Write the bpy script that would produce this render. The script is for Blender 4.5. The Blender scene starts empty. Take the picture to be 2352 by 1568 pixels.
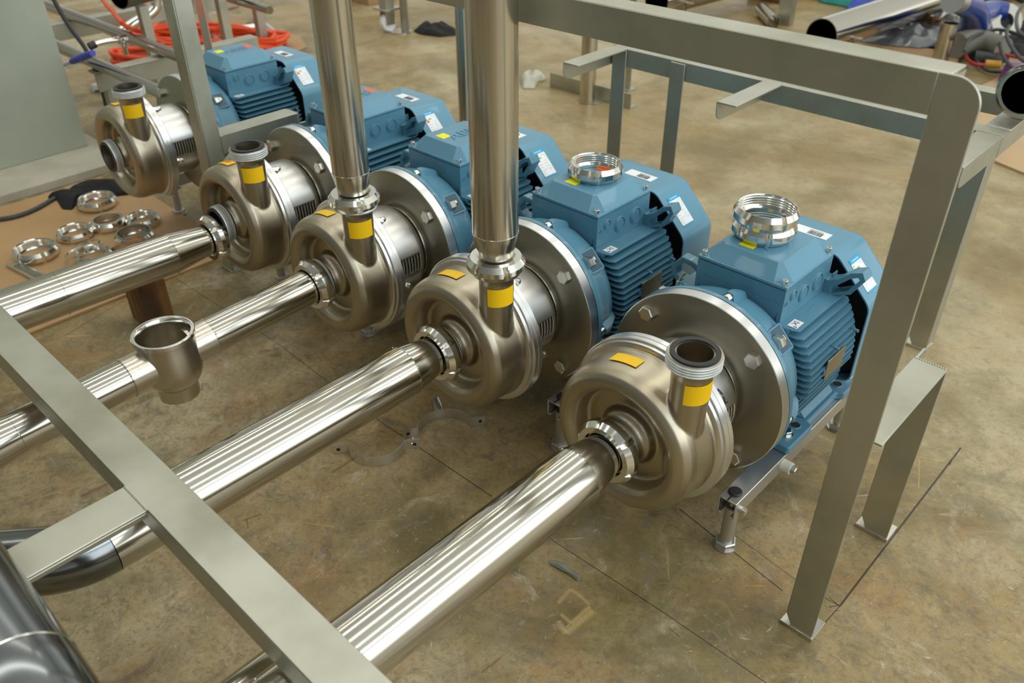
import bpy, bmesh, math, random
from mathutils import Vector, Matrix, noise
random.seed(7)
S = bpy.context.scene
COL = S.collection
PI = math.pi
R = math.radians

# ------------------------------------------------------------------ camera
FPX = 1910.65
PITCH, YAW, ROLL = R(34.4586), R(43.6571), R(-0.332)
CP = Vector((0.58527, -1.09195, 1.20530))
FW = Vector((-math.sin(YAW)*math.cos(PITCH), math.cos(YAW)*math.cos(PITCH), -math.sin(PITCH)))
_r = FW.cross(Vector((0, 0, 1))).normalized(); _u = _r.cross(FW)
RT = math.cos(ROLL)*_r + math.sin(ROLL)*_u
UP = -math.sin(ROLL)*_r + math.cos(ROLL)*_u
cd = bpy.data.cameras.new('camera'); co = bpy.data.objects.new('camera', cd); COL.objects.link(co)
cd.sensor_width = 36; cd.lens = FPX/2352*36; cd.clip_start = 0.02; cd.clip_end = 100
m = Matrix((RT, UP, -FW)).transposed().to_4x4(); m.translation = CP
co.matrix_world = m
cd.dof.use_dof = True; cd.dof.focus_distance = 1.45; cd.dof.aperture_fstop = 5.0
S.camera = co

# ------------------------------------------------------------------ light
S.view_settings.view_transform = 'Standard'; S.view_settings.look = 'None'
S.view_settings.gamma = 1; S.view_settings.use_curve_mapping = False
S.view_settings.exposure = 0.82
W = bpy.data.worlds.new('hall'); S.world = W; W.use_nodes = True
nt = W.node_tree; nt.nodes.clear()
wo = nt.nodes.new('ShaderNodeOutputWorld'); bg = nt.nodes.new('ShaderNodeBackground')
tc = nt.nodes.new('ShaderNodeTexCoord'); sx = nt.nodes.new('ShaderNodeSeparateXYZ')
rp = nt.nodes.new('ShaderNodeValToRGB')
nt.links.new(tc.outputs['Generated'], sx.inputs[0]); nt.links.new(sx.outputs['Z'], rp.inputs['Fac'])
nt.links.new(bg.outputs[0], wo.inputs['Surface'])
yr = nt.nodes.new('ShaderNodeMapRange'); yr.inputs[1].default_value = -.75; yr.inputs[2].default_value = .65
yr.inputs[3].default_value = .22; yr.inputs[4].default_value = 1.0
nt.links.new(sx.outputs['Y'], yr.inputs[0])
xr = nt.nodes.new('ShaderNodeMapRange'); xr.inputs[1].default_value = -1; xr.inputs[2].default_value = 1
xr.inputs[3].default_value = .75; xr.inputs[4].default_value = 1.7
nt.links.new(sx.outputs['X'], xr.inputs[0]); xy = nt.nodes.new('ShaderNodeMath'); xy.operation = 'MULTIPLY'
nt.links.new(yr.outputs[0], xy.inputs[0]); nt.links.new(xr.outputs[0], xy.inputs[1])
mu = nt.nodes.new('ShaderNodeVectorMath'); mu.operation = 'SCALE'
nt.links.new(rp.outputs['Color'], mu.inputs[0]); nt.links.new(xy.outputs[0], mu.inputs['Scale']); nt.links.new(mu.outputs[0], bg.inputs['Color'])
cr = rp.color_ramp
cr.elements[0].position = 0.0; cr.elements[0].color = (.30, .29, .25, 1)
cr.elements[1].position = 0.95; cr.elements[1].color = (.42, .43, .39, 1)
for p_, c_ in ((.08, (.80, .81, .76, 1)), (.18, (.40, .41, .38, 1)), (.3, (.34, .35, .32, 1)), (.6, (.38, .39, .35, 1))):
    e = cr.elements.new(p_); e.color = c_
bg.inputs['Strength'].default_value = 0.92

def strip(loc, sx_, sy_, power, color, rotz=0, tilt=0):
    l = bpy.data.lights.new('hall_light', 'AREA'); l.shape = 'RECTANGLE'  # shared by the ceiling rows, window light and unseen side lamps
    l.size = sx_; l.size_y = sy_; l.energy = power; l.color = color
    o = bpy.data.objects.new('hall_light', l); COL.objects.link(o)
    o.location = loc; o.rotation_euler = (tilt, 0, rotz)
    return o
WARM = (1.0, .95, .82); COOL = (.80, .92, 1.0); WHT = (1, .98, .93)
for i, (x, y, c, e) in enumerate([(-7, 1.0, WHT, 70), (-4.6, 1.0, WARM, 70), (-2.2, 1.0, WHT, 80), (0.2, 1.0, WARM, 80), (2.6, 1.0, WHT, 80)]):
    strip((x, y+.6, 5.0), .26, 9, e*.42, c)  # rows of ceiling lights
strip((3.2, 4.5, 3.6), 1.2, 4.5, 110, COOL, rotz=R(-38), tilt=R(50))  # cool side lamp standing for the unseen far windows
lw = strip((4.6, .6, 2.0), 2.2, 6.0, 62, (.88, .95, 1.0)); lw.rotation_euler = (0, R(72), 0)  # large side lamp for window light from the right, not a ceiling fitting
lw2 = strip((4.4, -.4, 4.1), .5, 7.0, 40, COOL); lw2.rotation_euler = (0, R(50), 0)  # narrow cool lamp on the same side, source unseen
strip((-5.5, -2.0, 4.2), .5, 4.0, 50, COOL, rotz=R(120), tilt=R(35))  # weak cool lamp from the left, source unseen

# ------------------------------------------------------------------ helpers
def px(x, y, axis=2, val=0.0):
    """world point on the plane axis=val that the photograph shows at pixel x, y"""
    d = FW*FPX + RT*(x-1176) - UP*(y-784)
    t = (val-CP[axis])/d[axis]
    return CP + d*t

def mat(name, color, rough=.5, metal=0.0, noise_=None, bump=None, coat=0, spec=.5, aniso=0, emit=None, alpha=None):
    """noise_: (scale, color2, lo, hi, (sx,sy,sz)); bump: (scale, strength, (sx,sy,sz))"""
    M = bpy.data.materials.new(name); M.use_nodes = True
    n = M.node_tree; b = n.nodes['Principled BSDF']; L = n.links
    b.inputs['Base Color'].default_value = (*color, 1)
    b.inputs['Roughness'].default_value = rough; b.inputs['Metallic'].default_value = metal
    b.inputs['Coat Weight'].default_value = coat; b.inputs['Specular IOR Level'].default_value = spec
    b.inputs['Anisotropic'].default_value = aniso
    t = n.nodes.new('ShaderNodeTexCoord')
    if noise_:
        sc, c2, lo, hi, st = noise_
        mp = n.nodes.new('ShaderNodeMapping'); mp.inputs['Scale'].default_value = st
        L.new(t.outputs['Object'], mp.inputs[0])
        z = n.nodes.new('ShaderNodeTexNoise'); z.inputs['Scale'].default_value = sc; z.inputs['Detail'].default_value = 6
        L.new(mp.outputs[0], z.inputs['Vector'])
        r = n.nodes.new('ShaderNodeMapRange'); r.inputs[1].default_value = lo; r.inputs[2].default_value = hi
        L.new(z.outputs[0], r.inputs[0])
        x = n.nodes.new('ShaderNodeMix'); x.data_type = 'RGBA'
        x.inputs[6].default_value = (*color, 1); x.inputs[7].default_value = (*c2, 1)
        L.new(r.outputs[0], x.inputs[0]); L.new(x.outputs[2], b.inputs['Base Color'])
        if metal > .5:
            r2 = n.nodes.new('ShaderNodeMapRange'); r2.inputs[1].default_value = .3; r2.inputs[2].default_value = .7
            r2.inputs[3].default_value = rough*.82; r2.inputs[4].default_value = min(1, rough*1.2)
            L.new(z.outputs[0], r2.inputs[0]); L.new(r2.outputs[0], b.inputs['Roughness'])
    if bump:
        sc, stg, st = bump
        mp = n.nodes.new('ShaderNodeMapping'); mp.inputs['Scale'].default_value = st
        L.new(t.outputs['Object'], mp.inputs[0])
        z = n.nodes.new('ShaderNodeTexNoise'); z.inputs['Scale'].default_value = sc; z.inputs['Detail'].default_value = 3
        L.new(mp.outputs[0], z.inputs['Vector'])
        bp = n.nodes.new('ShaderNodeBump'); bp.inputs['Strength'].default_value = stg; bp.inputs['Distance'].default_value = .002
        L.new(z.outputs[0], bp.inputs['Height']); L.new(bp.outputs[0], b.inputs['Normal'])
    return M

M = {}
M['pipe'] = mat('brushed_stainless', (.53, .505, .44), .13, 1)
M['pipe_v'] = mat('brushed_stainless_upright', (.56, .53, .455), .20, 1)
M['polish'] = mat('polished_stainless', (.80, .79, .74), .15, 1)
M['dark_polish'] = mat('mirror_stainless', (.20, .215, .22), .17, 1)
M['cast'] = mat('satin_stainless', (.47, .42, .32), .34, 1, (5, (.42, .37, .275), .35, .7, (1, 1, 1)))
M['satin'] = mat('bright_satin_stainless', (.60, .56, .48), .27, 1)
M['shroud'] = mat('sheet_stainless', (.70, .69, .67), .34, 1)
M['disc'] = mat('machined_disc', (.37, .345, .275), .36, 1, (7, (.31, .29, .225), .35, .7, (1, 1, 1)))
M['rim'] = mat('machined_rim', (.74, .74, .74), .3, 1)
M['frame'] = mat('mill_finish_steel', (.53, .53, .46), .50, 1, (6, (.37, .37, .29), .42, .74, (1, 1, 1)), bump=(9, .25, (1, 1, 1)))
M['rail'] = mat('rail_steel', (.60, .59, .57), .42, 1)
M['bolt'] = mat('bolt_steel', (.66, .64, .58), .24, 1)
M['blue'] = mat('blue_paint', (.088, .235, .335), .34, 0, (3, (.078, .213, .31), .4, .7, (1, 1, 1)), bump=(160, .12, (1, 1, 1)), coat=.25)
M['bluecover'] = mat('blue_sheet_paint', (.102, .268, .385), .38, 0, coat=.15)
M['recess_shade_blue'] = mat('shaded_blue_paint', (.03, .085, .13), .5)  # blue paint darkened to stand for shade inside the shield window recess
M['black'] = mat('black_rubber', (.018, .018, .02), .5)
M['dark'] = mat('interior_shade', (.01, .01, .012), .7)  # near-black colour stands for shade inside holes, slots and hollow parts
M['yellow'] = mat('yellow_sticker', (.98, .60, .0), .5)
M['lemon'] = mat('lemon_sticker', (.86, .80, .01), .5)
M['orange'] = mat('orange_sticker', (.88, .14, .01), .5)
M['white'] = mat('white_label', (.80, .82, .84), .5)
M['ink'] = mat('label_ink', (.03, .03, .04), .6)
M['greyink'] = mat('grey_label_print', (.35, .38, .42), .6)
M['cyan'] = mat('cyan_label_print', (.01, .36, .66), .5)
M['green'] = mat('green_label_print', (.15, .55, .10), .5)
M['red'] = mat('red_label_print', (.7, .05, .04), .5)
M['thread'] = mat('thread_seal', (.62, .66, .66), .35, .6)
M['rubberw'] = mat('cream_rubber', (.62, .62, .50), .5)
M['wood'] = mat('rough_wood', (.26, .12, .035), .7, 0, (9, (.07, .032, .012), .35, .65, (4, 4, .5)), bump=(30, .5, (3, 3, .4)))
M['plywood'] = mat('brown_board', (.50, .315, .155), .6, 0, (4, (.40, .245, .11), .35, .7, (1, 1, 1)))
M['card'] = mat('cardboard', (.40, .255, .125), .75, 0, (3, (.38, .23, .12), .35, .7, (1, 1, 1)))
M['board'] = mat('pale_board', (.52, .38, .21), .6, 0, (3, (.47, .31, .17), .35, .7, (1, 1, 1)))
M['cloth'] = mat('black_cloth', (.012, .012, .014), .9)
M['cable'] = mat('cable_rubber', (.05, .052, .055), .5)
M['hose'] = mat('orange_hose', (.80, .08, .012), .45)
M['redhose'] = mat('red_cable', (.42, .03, .035), .5)
M['bluehandle'] = mat('blue_plastic', (.015, .02, .42), .35)
M['blueunit'] = mat('blue_enamel', (.008, .045, .28), .3, coat=.3)
M['glove'] = mat('knit_glove', (.50, .49, .40), .9)
M['tarp'] = mat('blue_tarp', (.02, .06, .42), .5)
M['teal'] = mat('teal_cloth', (.0, .22, .19), .6)
M['bag'] = mat('grey_plastic_film', (.13, .14, .16), .22, 0, coat=.6)
M['purple'] = mat('purple_plastic', (.20, .04, .28), .4)
M['greyhose'] = mat('grey_sleeve', (.22, .22, .18), .6)
M['pillar'] = mat('painted_steel_column', (.40, .42, .33), .5, 0, (2.2, (.30, .34, .29), .38, .66, (1, 1, 1)))
M['concrete'] = mat('concrete_plinth', (.50, .47, .38), .8, 0, (6, (.36, .34, .26), .38, .66, (1, 1, 1)))
M['cork'] = mat('amber_plastic', (.6, .3, .03), .4)
M['tie'] = mat('cable_tie', (.55, .62, .35), .5)

# floor ---------------------------------------------------------------
def floor_material():
    Mx = bpy.data.materials.new('stained_polished_concrete'); Mx.use_nodes = True
    n = Mx.node_tree; L = n.links; b = n.nodes['Principled BSDF']
    t = n.nodes.new('ShaderNodeTexCoord'); V = t.outputs['Object']
    def nz(scale, detail=5, rough=.55, dist=0, off=0, st=(1, 1, 1)):
        mp = n.nodes.new('ShaderNodeMapping'); mp.inputs['Location'].default_value = (off, off*.7, 0); mp.inputs['Scale'].default_value = st
        L.new(V, mp.inputs[0]); z = n.nodes.new('ShaderNodeTexNoise')
        z.inputs['Scale'].default_value = scale; z.inputs['Detail'].default_value = detail
        z.inputs['Roughness'].default_value = rough; z.inputs['Distortion'].default_value = dist
        L.new(mp.outputs[0], z.inputs['Vector']); return z.outputs[0]
    def mr(v, lo, hi, a=0, c=1):
        r = n.nodes.new('ShaderNodeMapRange'); r.inputs[1].default_value = lo; r.inputs[2].default_value = hi
        r.inputs[3].default_value = a; r.inputs[4].default_value = c; L.new(v, r.inputs[0]); return r.outputs[0]
    def mix(f, a, c, mode='MIX'):
        x = n.nodes.new('ShaderNodeMix'); x.data_type = 'RGBA'; x.blend_type = mode
        for s, v in ((6, a), (7, c)):
            if isinstance(v, tuple): x.inputs[s].default_value = (*v, 1)
            else: L.new(v, x.inputs[s])
        if isinstance(f, float): x.inputs[0].default_value = f
        else: L.new(f, x.inputs[0])
        return x.outputs[2]
    def mth(op, a, c=None):
        q = n.nodes.new('ShaderNodeMath'); q.operation = op
        for i, v in enumerate((a, c)):
            if v is None: continue
            if isinstance(v, (int, float)): q.inputs[i].default_value = v
            else: L.new(v, q.inputs[i])
        return q.outputs[0]
    sy_ = n.nodes.new('ShaderNodeSeparateXYZ'); L.new(V, sy_.inputs[0])
    dirt = mr(mth('ADD', sy_.outputs[1], mth('MULTIPLY', sy_.outputs[0], .25)), .15, 1.1, 1.0, .35)
    c = mix(mr(nz(1.9, 6, .62, .5), .42, .62), (.345, .272, .160), (.235, .192, .100))
    c = mix(mr(nz(1.3, 6, .6, .6, 7), .47, .62), c, (.42, .365, .25))
    c = mix(mth('MULTIPLY', mr(nz(4.5, 6, .65, .3, 3), .50, .68, 0, .8), dirt), c, (.30, .20, .105))
    c = mix(mth('MULTIPLY', mr(nz(2.7, 6, .62, .8, 13), .51, .63, 0, .62), dirt), c, (.105, .094, .046))
    c = mix(mth('MULTIPLY', mr(nz(9, 8, .72, .5, 23), .55, .66, 0, .6), dirt), c, (.085, .080, .06))
    c = mix(mr(nz(26, 7, .72, .4, 27), .55, .70, 0, .4), c, (.15, .125, .085))
    c = mix(mth('MULTIPLY', mr(nz(7, 8, .75, 1.2, 31), .56, .68, 0, .55), dirt), c, (.50, .46, .38))
    c = mix(mth('MULTIPLY', mr(nz(48, 6, .75, .8, 71), .50, .66, 0, .55), dirt), c, (.15, .125, .085))
    c = mix(mth('MULTIPLY', mr(nz(110, 5, .75, .5, 81), .52, .66, 0, .5), dirt), c, (.14, .12, .09))
    c = mix(mth('MULTIPLY', mr(nz(17, 7, .75, .8, 77), .53, .66, 0, .5), dirt), c, (.20, .185, .15))
    c = mix(mr(nz(38, 7, .75, .6, 35), .60, .72, 0, .45), c, (.52, .47, .37))
    c = mix(mr(nz(95, 4, .7, 0, 41), .67, .74, 0, .8), c, (.62, .58, .48))
    c = mix(mr(nz(120, 3, .7, 0, 51), .70, .76, 0, .8), c, (.06, .055, .05))
    # scratches: stretched noise in several directions
    for k, (a, o_, f1, f2, t_) in enumerate(((.3, 3, 6, 75, .71), (2.3, 15, 6, 75, .71), (.1, 5, 42, 330, .70), (.9, 25, 42, 330, .70), (1.7, 35, 42, 330, .70), (2.6, 45, 42, 330, .70))):
        mp = n.nodes.new('ShaderNodeMapping'); mp.inputs['Rotation'].default_value = (0, 0, a)
        L.new(V, mp.inputs[0]); mp2 = n.nodes.new('ShaderNodeMapping'); mp2.inputs['Scale'].default_value = (f1, f2, 1); mp2.inputs['Location'].default_value = (o_, 0, 0)
        L.new(mp.outputs[0], mp2.inputs[0]); z = n.nodes.new('ShaderNodeTexNoise'); z.inputs['Scale'].default_value = 1; z.inputs['Detail'].default_value = 3
        z.inputs['Distortion'].default_value = .6
        L.new(mp2.outputs[0], z.inputs['Vector'])
        c = mix(mr(z.outputs[0], t_, t_+.05, 0, .4 if f1 < 10 else .75), c, (.50, .45, .34))
    sp = n.nodes.new('ShaderNodeSeparateXYZ'); L.new(V, sp.inputs[0])
    def seg(A, B, w, col, op=.85, soft=.35):
        nonlocal c
        dx, dy = B[0]-A[0], B[1]-A[1]; ln = math.hypot(dx, dy); dx /= ln; dy /= ln
        X = mth('SUBTRACT', sp.outputs[0], A[0]); Y = mth('SUBTRACT', sp.outputs[1], A[1])
        al = mth('ADD', mth('MULTIPLY', X, dx), mth('MULTIPLY', Y, dy))
        pe = mth('ABSOLUTE', mth('SUBTRACT', mth('MULTIPLY', X, dy), mth('MULTIPLY', Y, dx)))
        f = mr(pe, w*soft, w, op, 0)
        f = mth('MULTIPLY', f, mth('MULTIPLY', mth('GREATER_THAN', al, 0), mth('LESS_THAN', al, ln)))
        c = mix(f, c, col)
    DK = (.028, .026, .028)
    def P2(a): v = px(*a); return (v.x, v.y)
    lines = [((405, 640), (640, 790), .0012), ((640, 790), (870, 965), .0013), ((870, 965), (1130, 1140), .0016), ((1250, 1228), (1530, 1410), .0013), ((1530, 1410), (1760, 1568), .0013),
             ((1535, 1442), (1562, 1462), .001), ((1560, 1168), (1798, 1357), .0017), ((1690, 1230), (1830, 1333), .0009), ((1893, 1372), (1931, 1392), .0012),
             ((1904, 1371), (1927, 1391), .0012), ((1905, 1394), (1927, 1389), .0012), ((2207, 1028), (1930, 1390), .0026), ((1930, 1390), (1893, 1432), .0012), ((2184, 1056), (2181, 1068), .002),
             ((1917, 1403), (1928, 1402), .001)]
    for A, B, w in lines: seg(P2(A), P2(B), w, DK)
    RS = (.16, .045, .02)
    for A, B, w in [((150, 770), (285, 690), .004), ((560, 1195), (600, 1180), .004), ((566, 1190), (570, 1213), .003), ((762, 1085), (810, 1055), .005), ((185, 1140), (245, 1112), .008), ((1105, 1545), (1150, 1510), .003),((1545,520),(1600,470),.006)]:
        seg(P2(A), P2(B), w, RS, .5, .1)
    TN = (.46, .36, .20)
    for A, B, w in [((1282, 1385), (1310, 1352), .006), ((1312, 1352), (1355, 1388), .004), ((1355, 1392), (1312, 1430), .005), ((1288, 1410), (1312, 1430), .005), ((1300, 1452), (1362, 1402), .010), ((1282, 1425), (1300, 1455), .007),
                    ((2110, 1120), (2112, 1055), .002), ((2112, 1050), (2170, 1058), .002), ((1533, 1262), (1536, 1330), .0015), ((500, 1435), (520, 1448), .004), ((702, 1200), (768, 1210), .002)]:
        seg(P2(A), P2(B), w, TN, .6, .2)
    gm = n.nodes.new('ShaderNodeGamma'); gm.inputs[1].default_value = 1.15; L.new(c, gm.inputs[0])
    hs = n.nodes.new('ShaderNodeHueSaturation'); hs.inputs['Saturation'].default_value = 1.12; hs.inputs['Value'].default_value = 1.24; L.new(gm.outputs[0], hs.inputs['Color']); L.new(hs.outputs[0], b.inputs['Base Color'])
    rr = mr(nz(4, 6, .6, .3, 19), .35, .68, .30, .55); L.new(rr, b.inputs['Roughness'])
    b.inputs['Specular IOR Level'].default_value = .35
    bp = n.nodes.new('ShaderNodeBump'); bp.inputs['Strength'].default_value = .10; bp.inputs['Distance'].default_value = .004
    L.new(nz(14, 5, .6, .3, 61), bp.inputs['Height']); L.new(bp.outputs[0], b.inputs['Normal'])
    return Mx

# mesh builder ----------------------------------------------------------
class MB:
    def __init__(s): s.bm = bmesh.new()
    def box(s, x0, x1, y0, y1, z0, z1, mtx=None):
        x0, x1 = min(x0, x1), max(x0, x1); y0, y1 = min(y0, y1), max(y0, y1); z0, z1 = min(z0, z1), max(z0, z1)
        v = [s.bm.verts.new((mtx @ Vector(c)) if mtx else c) for c in ((x0, y0, z0), (x1, y0, z0), (x1, y1, z0), (x0, y1, z0), (x0, y0, z1), (x1, y0, z1), (x1, y1, z1), (x0, y1, z1))]
        for f in ((3, 2, 1, 0), (4, 5, 6, 7), (0, 1, 5, 4), (1, 2, 6, 5), (2, 3, 7, 6), (3, 0, 4, 7)): s.bm.faces.new([v[i] for i in f])
        return s
    def prism(s, pts, axis, a, b, mtx=None):
        """pts: 2-D outline, extruded along axis from a to b. axis 'x': pts=(y,z) 'y': (x,z) 'z': (x,y)"""
        def P(p, h):
            q = Vector({'x': (h, p[0], p[1]), 'y': (p[0], h, p[1]), 'z': (p[0], p[1], h)}[axis])
            return mtx @ q if mtx else q
        A = [s.bm.verts.new(P(p, a)) for p in pts]; B = [s.bm.verts.new(P(p, b)) for p in pts]
        n = len(pts)
        s.bm.faces.new(A[::-1]); s.bm.faces.new(B)
        for i in range(n): s.bm.faces.new((A[i], A[(i+1) % n], B[(i+1) % n], B[i]))
        return s
    def hull(s, pts):
        v = [s.bm.verts.new(p) for p in pts]
        bmesh.ops.convex_hull(s.bm, input=v); return s
    def lathe(s, prof, o=(0, 0, 0), axis='y', n=48, closed=False, rfun=None, mtx=None):
        """prof: list of (r, h) revolved around axis through o"""
        o = Vector(o); rings = []
        for k in range(n):
            a = 2*PI*k/n; ca, sa = math.cos(a), math.sin(a); ring = []
            for i, (r, h) in enumerate(prof):
                if rfun: r = rfun(a, i, r)
                q = {'y': Vector((r*ca, h, r*sa)), 'z': Vector((r*ca, r*sa, h)), 'x': Vector((h, r*ca, r*sa))}[axis] + o
                ring.append(s.bm.verts.new(mtx @ q if mtx else q))
            rings.append(ring)
        m_ = len(prof)
        for k in range(n):
            A, B = rings[k], rings[(k+1) % n]
            for i in range(m_-1 if not closed else m_):
                j = (i+1) % m_
                s.bm.faces.new((A[i], A[j], B[j], B[i]))
        return s
    def cyl(s, a, b, r, r2=None, n=24, cap=True):
        a, b = Vector(a), Vector(b); d = (b-a); ln = d.length; d.normalize()
        q = Vector((0, 0, 1)).rotation_difference(d).to_matrix().to_4x4(); q.translation = a
        r2 = r if r2 is None else r2
        A = [s.bm.verts.new(q @ Vector((r*math.cos(2*PI*i/n), r*math.sin(2*PI*i/n), 0))) for i in range(n)]
        B = [s.bm.verts.new(q @ Vector((r2*math.cos(2*PI*i/n), r2*math.sin(2*PI*i/n), ln))) for i in range(n)]
        for i in range(n): s.bm.faces.new((A[i], A[(i+1) % n], B[(i+1) % n], B[i]))
        if cap: s.bm.faces.new(A[::-1]); s.bm.faces.new(B)
        return s
    def tube(s, a, b, r, wall=.002, n=40, r2=None):
        """open ended hollow tube"""
        a, b = Vector(a), Vector(b); d = (b-a); ln = d.length; d.normalize(); r2 = r if r2 is None else r2
        q = Vector((0, 0, 1)).rotation_difference(d).to_matrix().to_4x4(); q.translation = a
        return s.lathe([(r, 0), (r2, ln), (r2-wall, ln), (r-wall, 0)], axis='z', n=n, closed=True, mtx=q)
    def path(s, pts, r, n=12, cap=True):
        """round sweep through points (Catmull-Rom already sampled)"""
        P = [Vector(p) for p in pts]; N = len(P); rings = []
        T0 = (P[1]-P[0]).normalized(); up = Vector((0, 0, 1)) if abs(T0.z) < .9 else Vector((1, 0, 0))
        nrm = T0.cross(up).normalized()
        for i in range(N):
            T = (P[min(i+1, N-1)]-P[max(i-1, 0)]).normalized()
            nrm = (nrm - T*nrm.dot(T)).normalized(); bi = T.cross(nrm)
            rr = r(i/(N-1)) if callable(r) else r
            rings.append([s.bm.verts.new(P[i]+(nrm*math.cos(2*PI*k/n)+bi*math.sin(2*PI*k/n))*rr) for k in range(n)])
        for i in range(N-1):
            for k in range(n): s.bm.faces.new((rings[i][k], rings[i][(k+1) % n], rings[i+1][(k+1) % n], rings[i+1][k]))
        if cap: s.bm.faces.new(rings[0][::-1]); s.bm.faces.new(rings[-1])
        return s
    def hexa(s, c, d, r, h, washer=0):
        """hex head: centre of base c, direction d, corner radius r, height h"""
        d = Vector(d).normalized(); q = Vector((0, 0, 1)).rotation_difference(d).to_matrix().to_4x4(); q.translation = Vector(c)
        if washer: s.lathe([(0.0001, washer*.0), (r*1.22, 0), (r*1.22, washer), (0.0001, washer)], axis='z', n=24, mtx=q)
        s.lathe([(.0001, washer), (r, washer), (r, washer+h*.85), (r*.86, washer+h), (.0001, washer+h)], axis='z', n=6, mtx=q)
        return s
    def data(s, name, mats, smooth=True, angle=35):
        bmesh.ops.remove_doubles(s.bm, verts=s.bm.verts, dist=1e-6)
        bmesh.ops.recalc_face_normals(s.bm, faces=s.bm.faces)
        me = bpy.data.meshes.new(name); s.bm.to_mesh(me); s.bm.free()
        for mm in (mats if isinstance(mats, (list, tuple)) else [mats]): me.materials.append(mm)
        if smooth:
            for p in me.polygons: p.use_smooth = True
            me.set_sharp_from_angle(angle=R(angle))
        return me
    def build(s, name, mats, parent=None, bevel=0, smooth=True, angle=35, loc=None):
        me = s.data(name, mats, smooth, angle)
        o = bpy.data.objects.new(name, me); COL.objects.link(o)
        if parent: o.parent = parent
        if loc: o.location = loc
        if bevel:
            b = o.modifiers.new('bevel', 'BEVEL'); b.width = bevel; b.segments = 2; b.limit_method = 'ANGLE'; b.angle_limit = R(40)
            b.harden_normals = False
        return o
def tag(o, label=None, cat=None, group=None, kind=None):
    if label: o['label'] = label
    if cat: o['category'] = cat
    if group: o['group'] = group
    if kind: o['kind'] = kind
    return o
def empty(name, loc=(0, 0, 0), rz=0):
    o = bpy.data.objects.new(name, None); COL.objects.link(o); o.location = loc; o.rotation_euler = (0, 0, rz); o.empty_display_size = .05
    return o
def copy_tree(o, parent=None):
    c = o.copy(); COL.objects.link(c); c.parent = parent
    for ch in list(o.children): copy_tree(ch, c)
    return c
def spline(pts, n=12):
    P = [Vector(p) for p in pts]; P = [P[0]*2-P[1]] + P + [P[-1]*2-P[-2]]; out = []
    for i in range(1, len(P)-2):
        for k in range(n):
            t = k/n; a, b, c, d = P[i-1], P[i], P[i+1], P[i+2]
            out.append(.5*((2*b)+(c-a)*t+(2*a-5*b+4*c-d)*t*t+(3*b-a-3*c+d)*t**3))
    out.append(P[-2]); return out
def text_data(txt, size, extrude, material, bevel=0):
    cu = bpy.data.curves.new('t', 'FONT'); cu.body = txt; cu.size = size; cu.extrude = extrude; cu.align_x = 'CENTER'; cu.align_y = 'CENTER'
    o = bpy.data.objects.new('t', cu); COL.objects.link(o)
    me = bpy.data.meshes.new_from_object(o.evaluated_get(bpy.context.evaluated_depsgraph_get()))
    bpy.data.objects.remove(o); me.materials.clear(); me.materials.append(material); return me
def link(name, me, parent=None, mtx=None):
    o = bpy.data.objects.new(name, me); COL.objects.link(o)
    if parent: o.parent = parent
    if mtx is not None: o.matrix_local = mtx
    return o
def frame_mtx(o, x, y):
    x = Vector(x).normalized(); y = Vector(y); z = x.cross(y).normalized(); y = z.cross(x)
    m_ = Matrix((x, y, z)).transposed().to_4x4(); m_.translation = Vector(o); return m_

# ------------------------------------------------------------------ setting
H = 0.29788
fl = MB(); fl.bm.faces.new([fl.bm.verts.new(c) for c in ((-9, -5, 0), (6, -5, 0), (6, 9, 0), (-9, 9, 0))])
fo = fl.build('floor', floor_material(), smooth=False); fo['kind'] = 'structure'

# ------------------------------------------------------------------ pump
def union_nut(ro=.0575, ri=.0495, rl=.041, h=.030, slots=6):
    """slotted round union nut, axis z; z=0 is the narrow lip side, z=h the threaded opening"""
    prof = [(rl, 0), (ro-.0070, 0), (ro, .0095), (ro, h-.0095), (ro-.0058, h), (ri+.0012, h), (ri+.0002, h-.002)]
    n_ = 4
    for i in range(n_):
        z = h-.004-(i*.0044); prof += [(ri+.0012, z), (ri+.0012, z-.0008), (ri-.0006, z-.0022), (ri-.0006, z-.0030)]
    prof += [(ri-.0004, .0070), (rl, .0062)]
    hw = .0047/ro
    def rf(a, i, r):
        if 1 <= i <= 4:
            for s_ in range(slots):
                d = abs((a-s_*2*PI/slots+PI) % (2*PI)-PI)
                if d < hw*1.02: return min(r, ro-.0046)
        return r
    b = MB(); b.lathe(prof, axis='z', n=216, closed=True, rfun=rf)
    return b
NUT = union_nut().data('union_nut', M['polish'], angle=28)
NUT_S = union_nut(.0515, .0440, .0345, .028).data('union_nut', M['polish'], angle=28)

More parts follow.
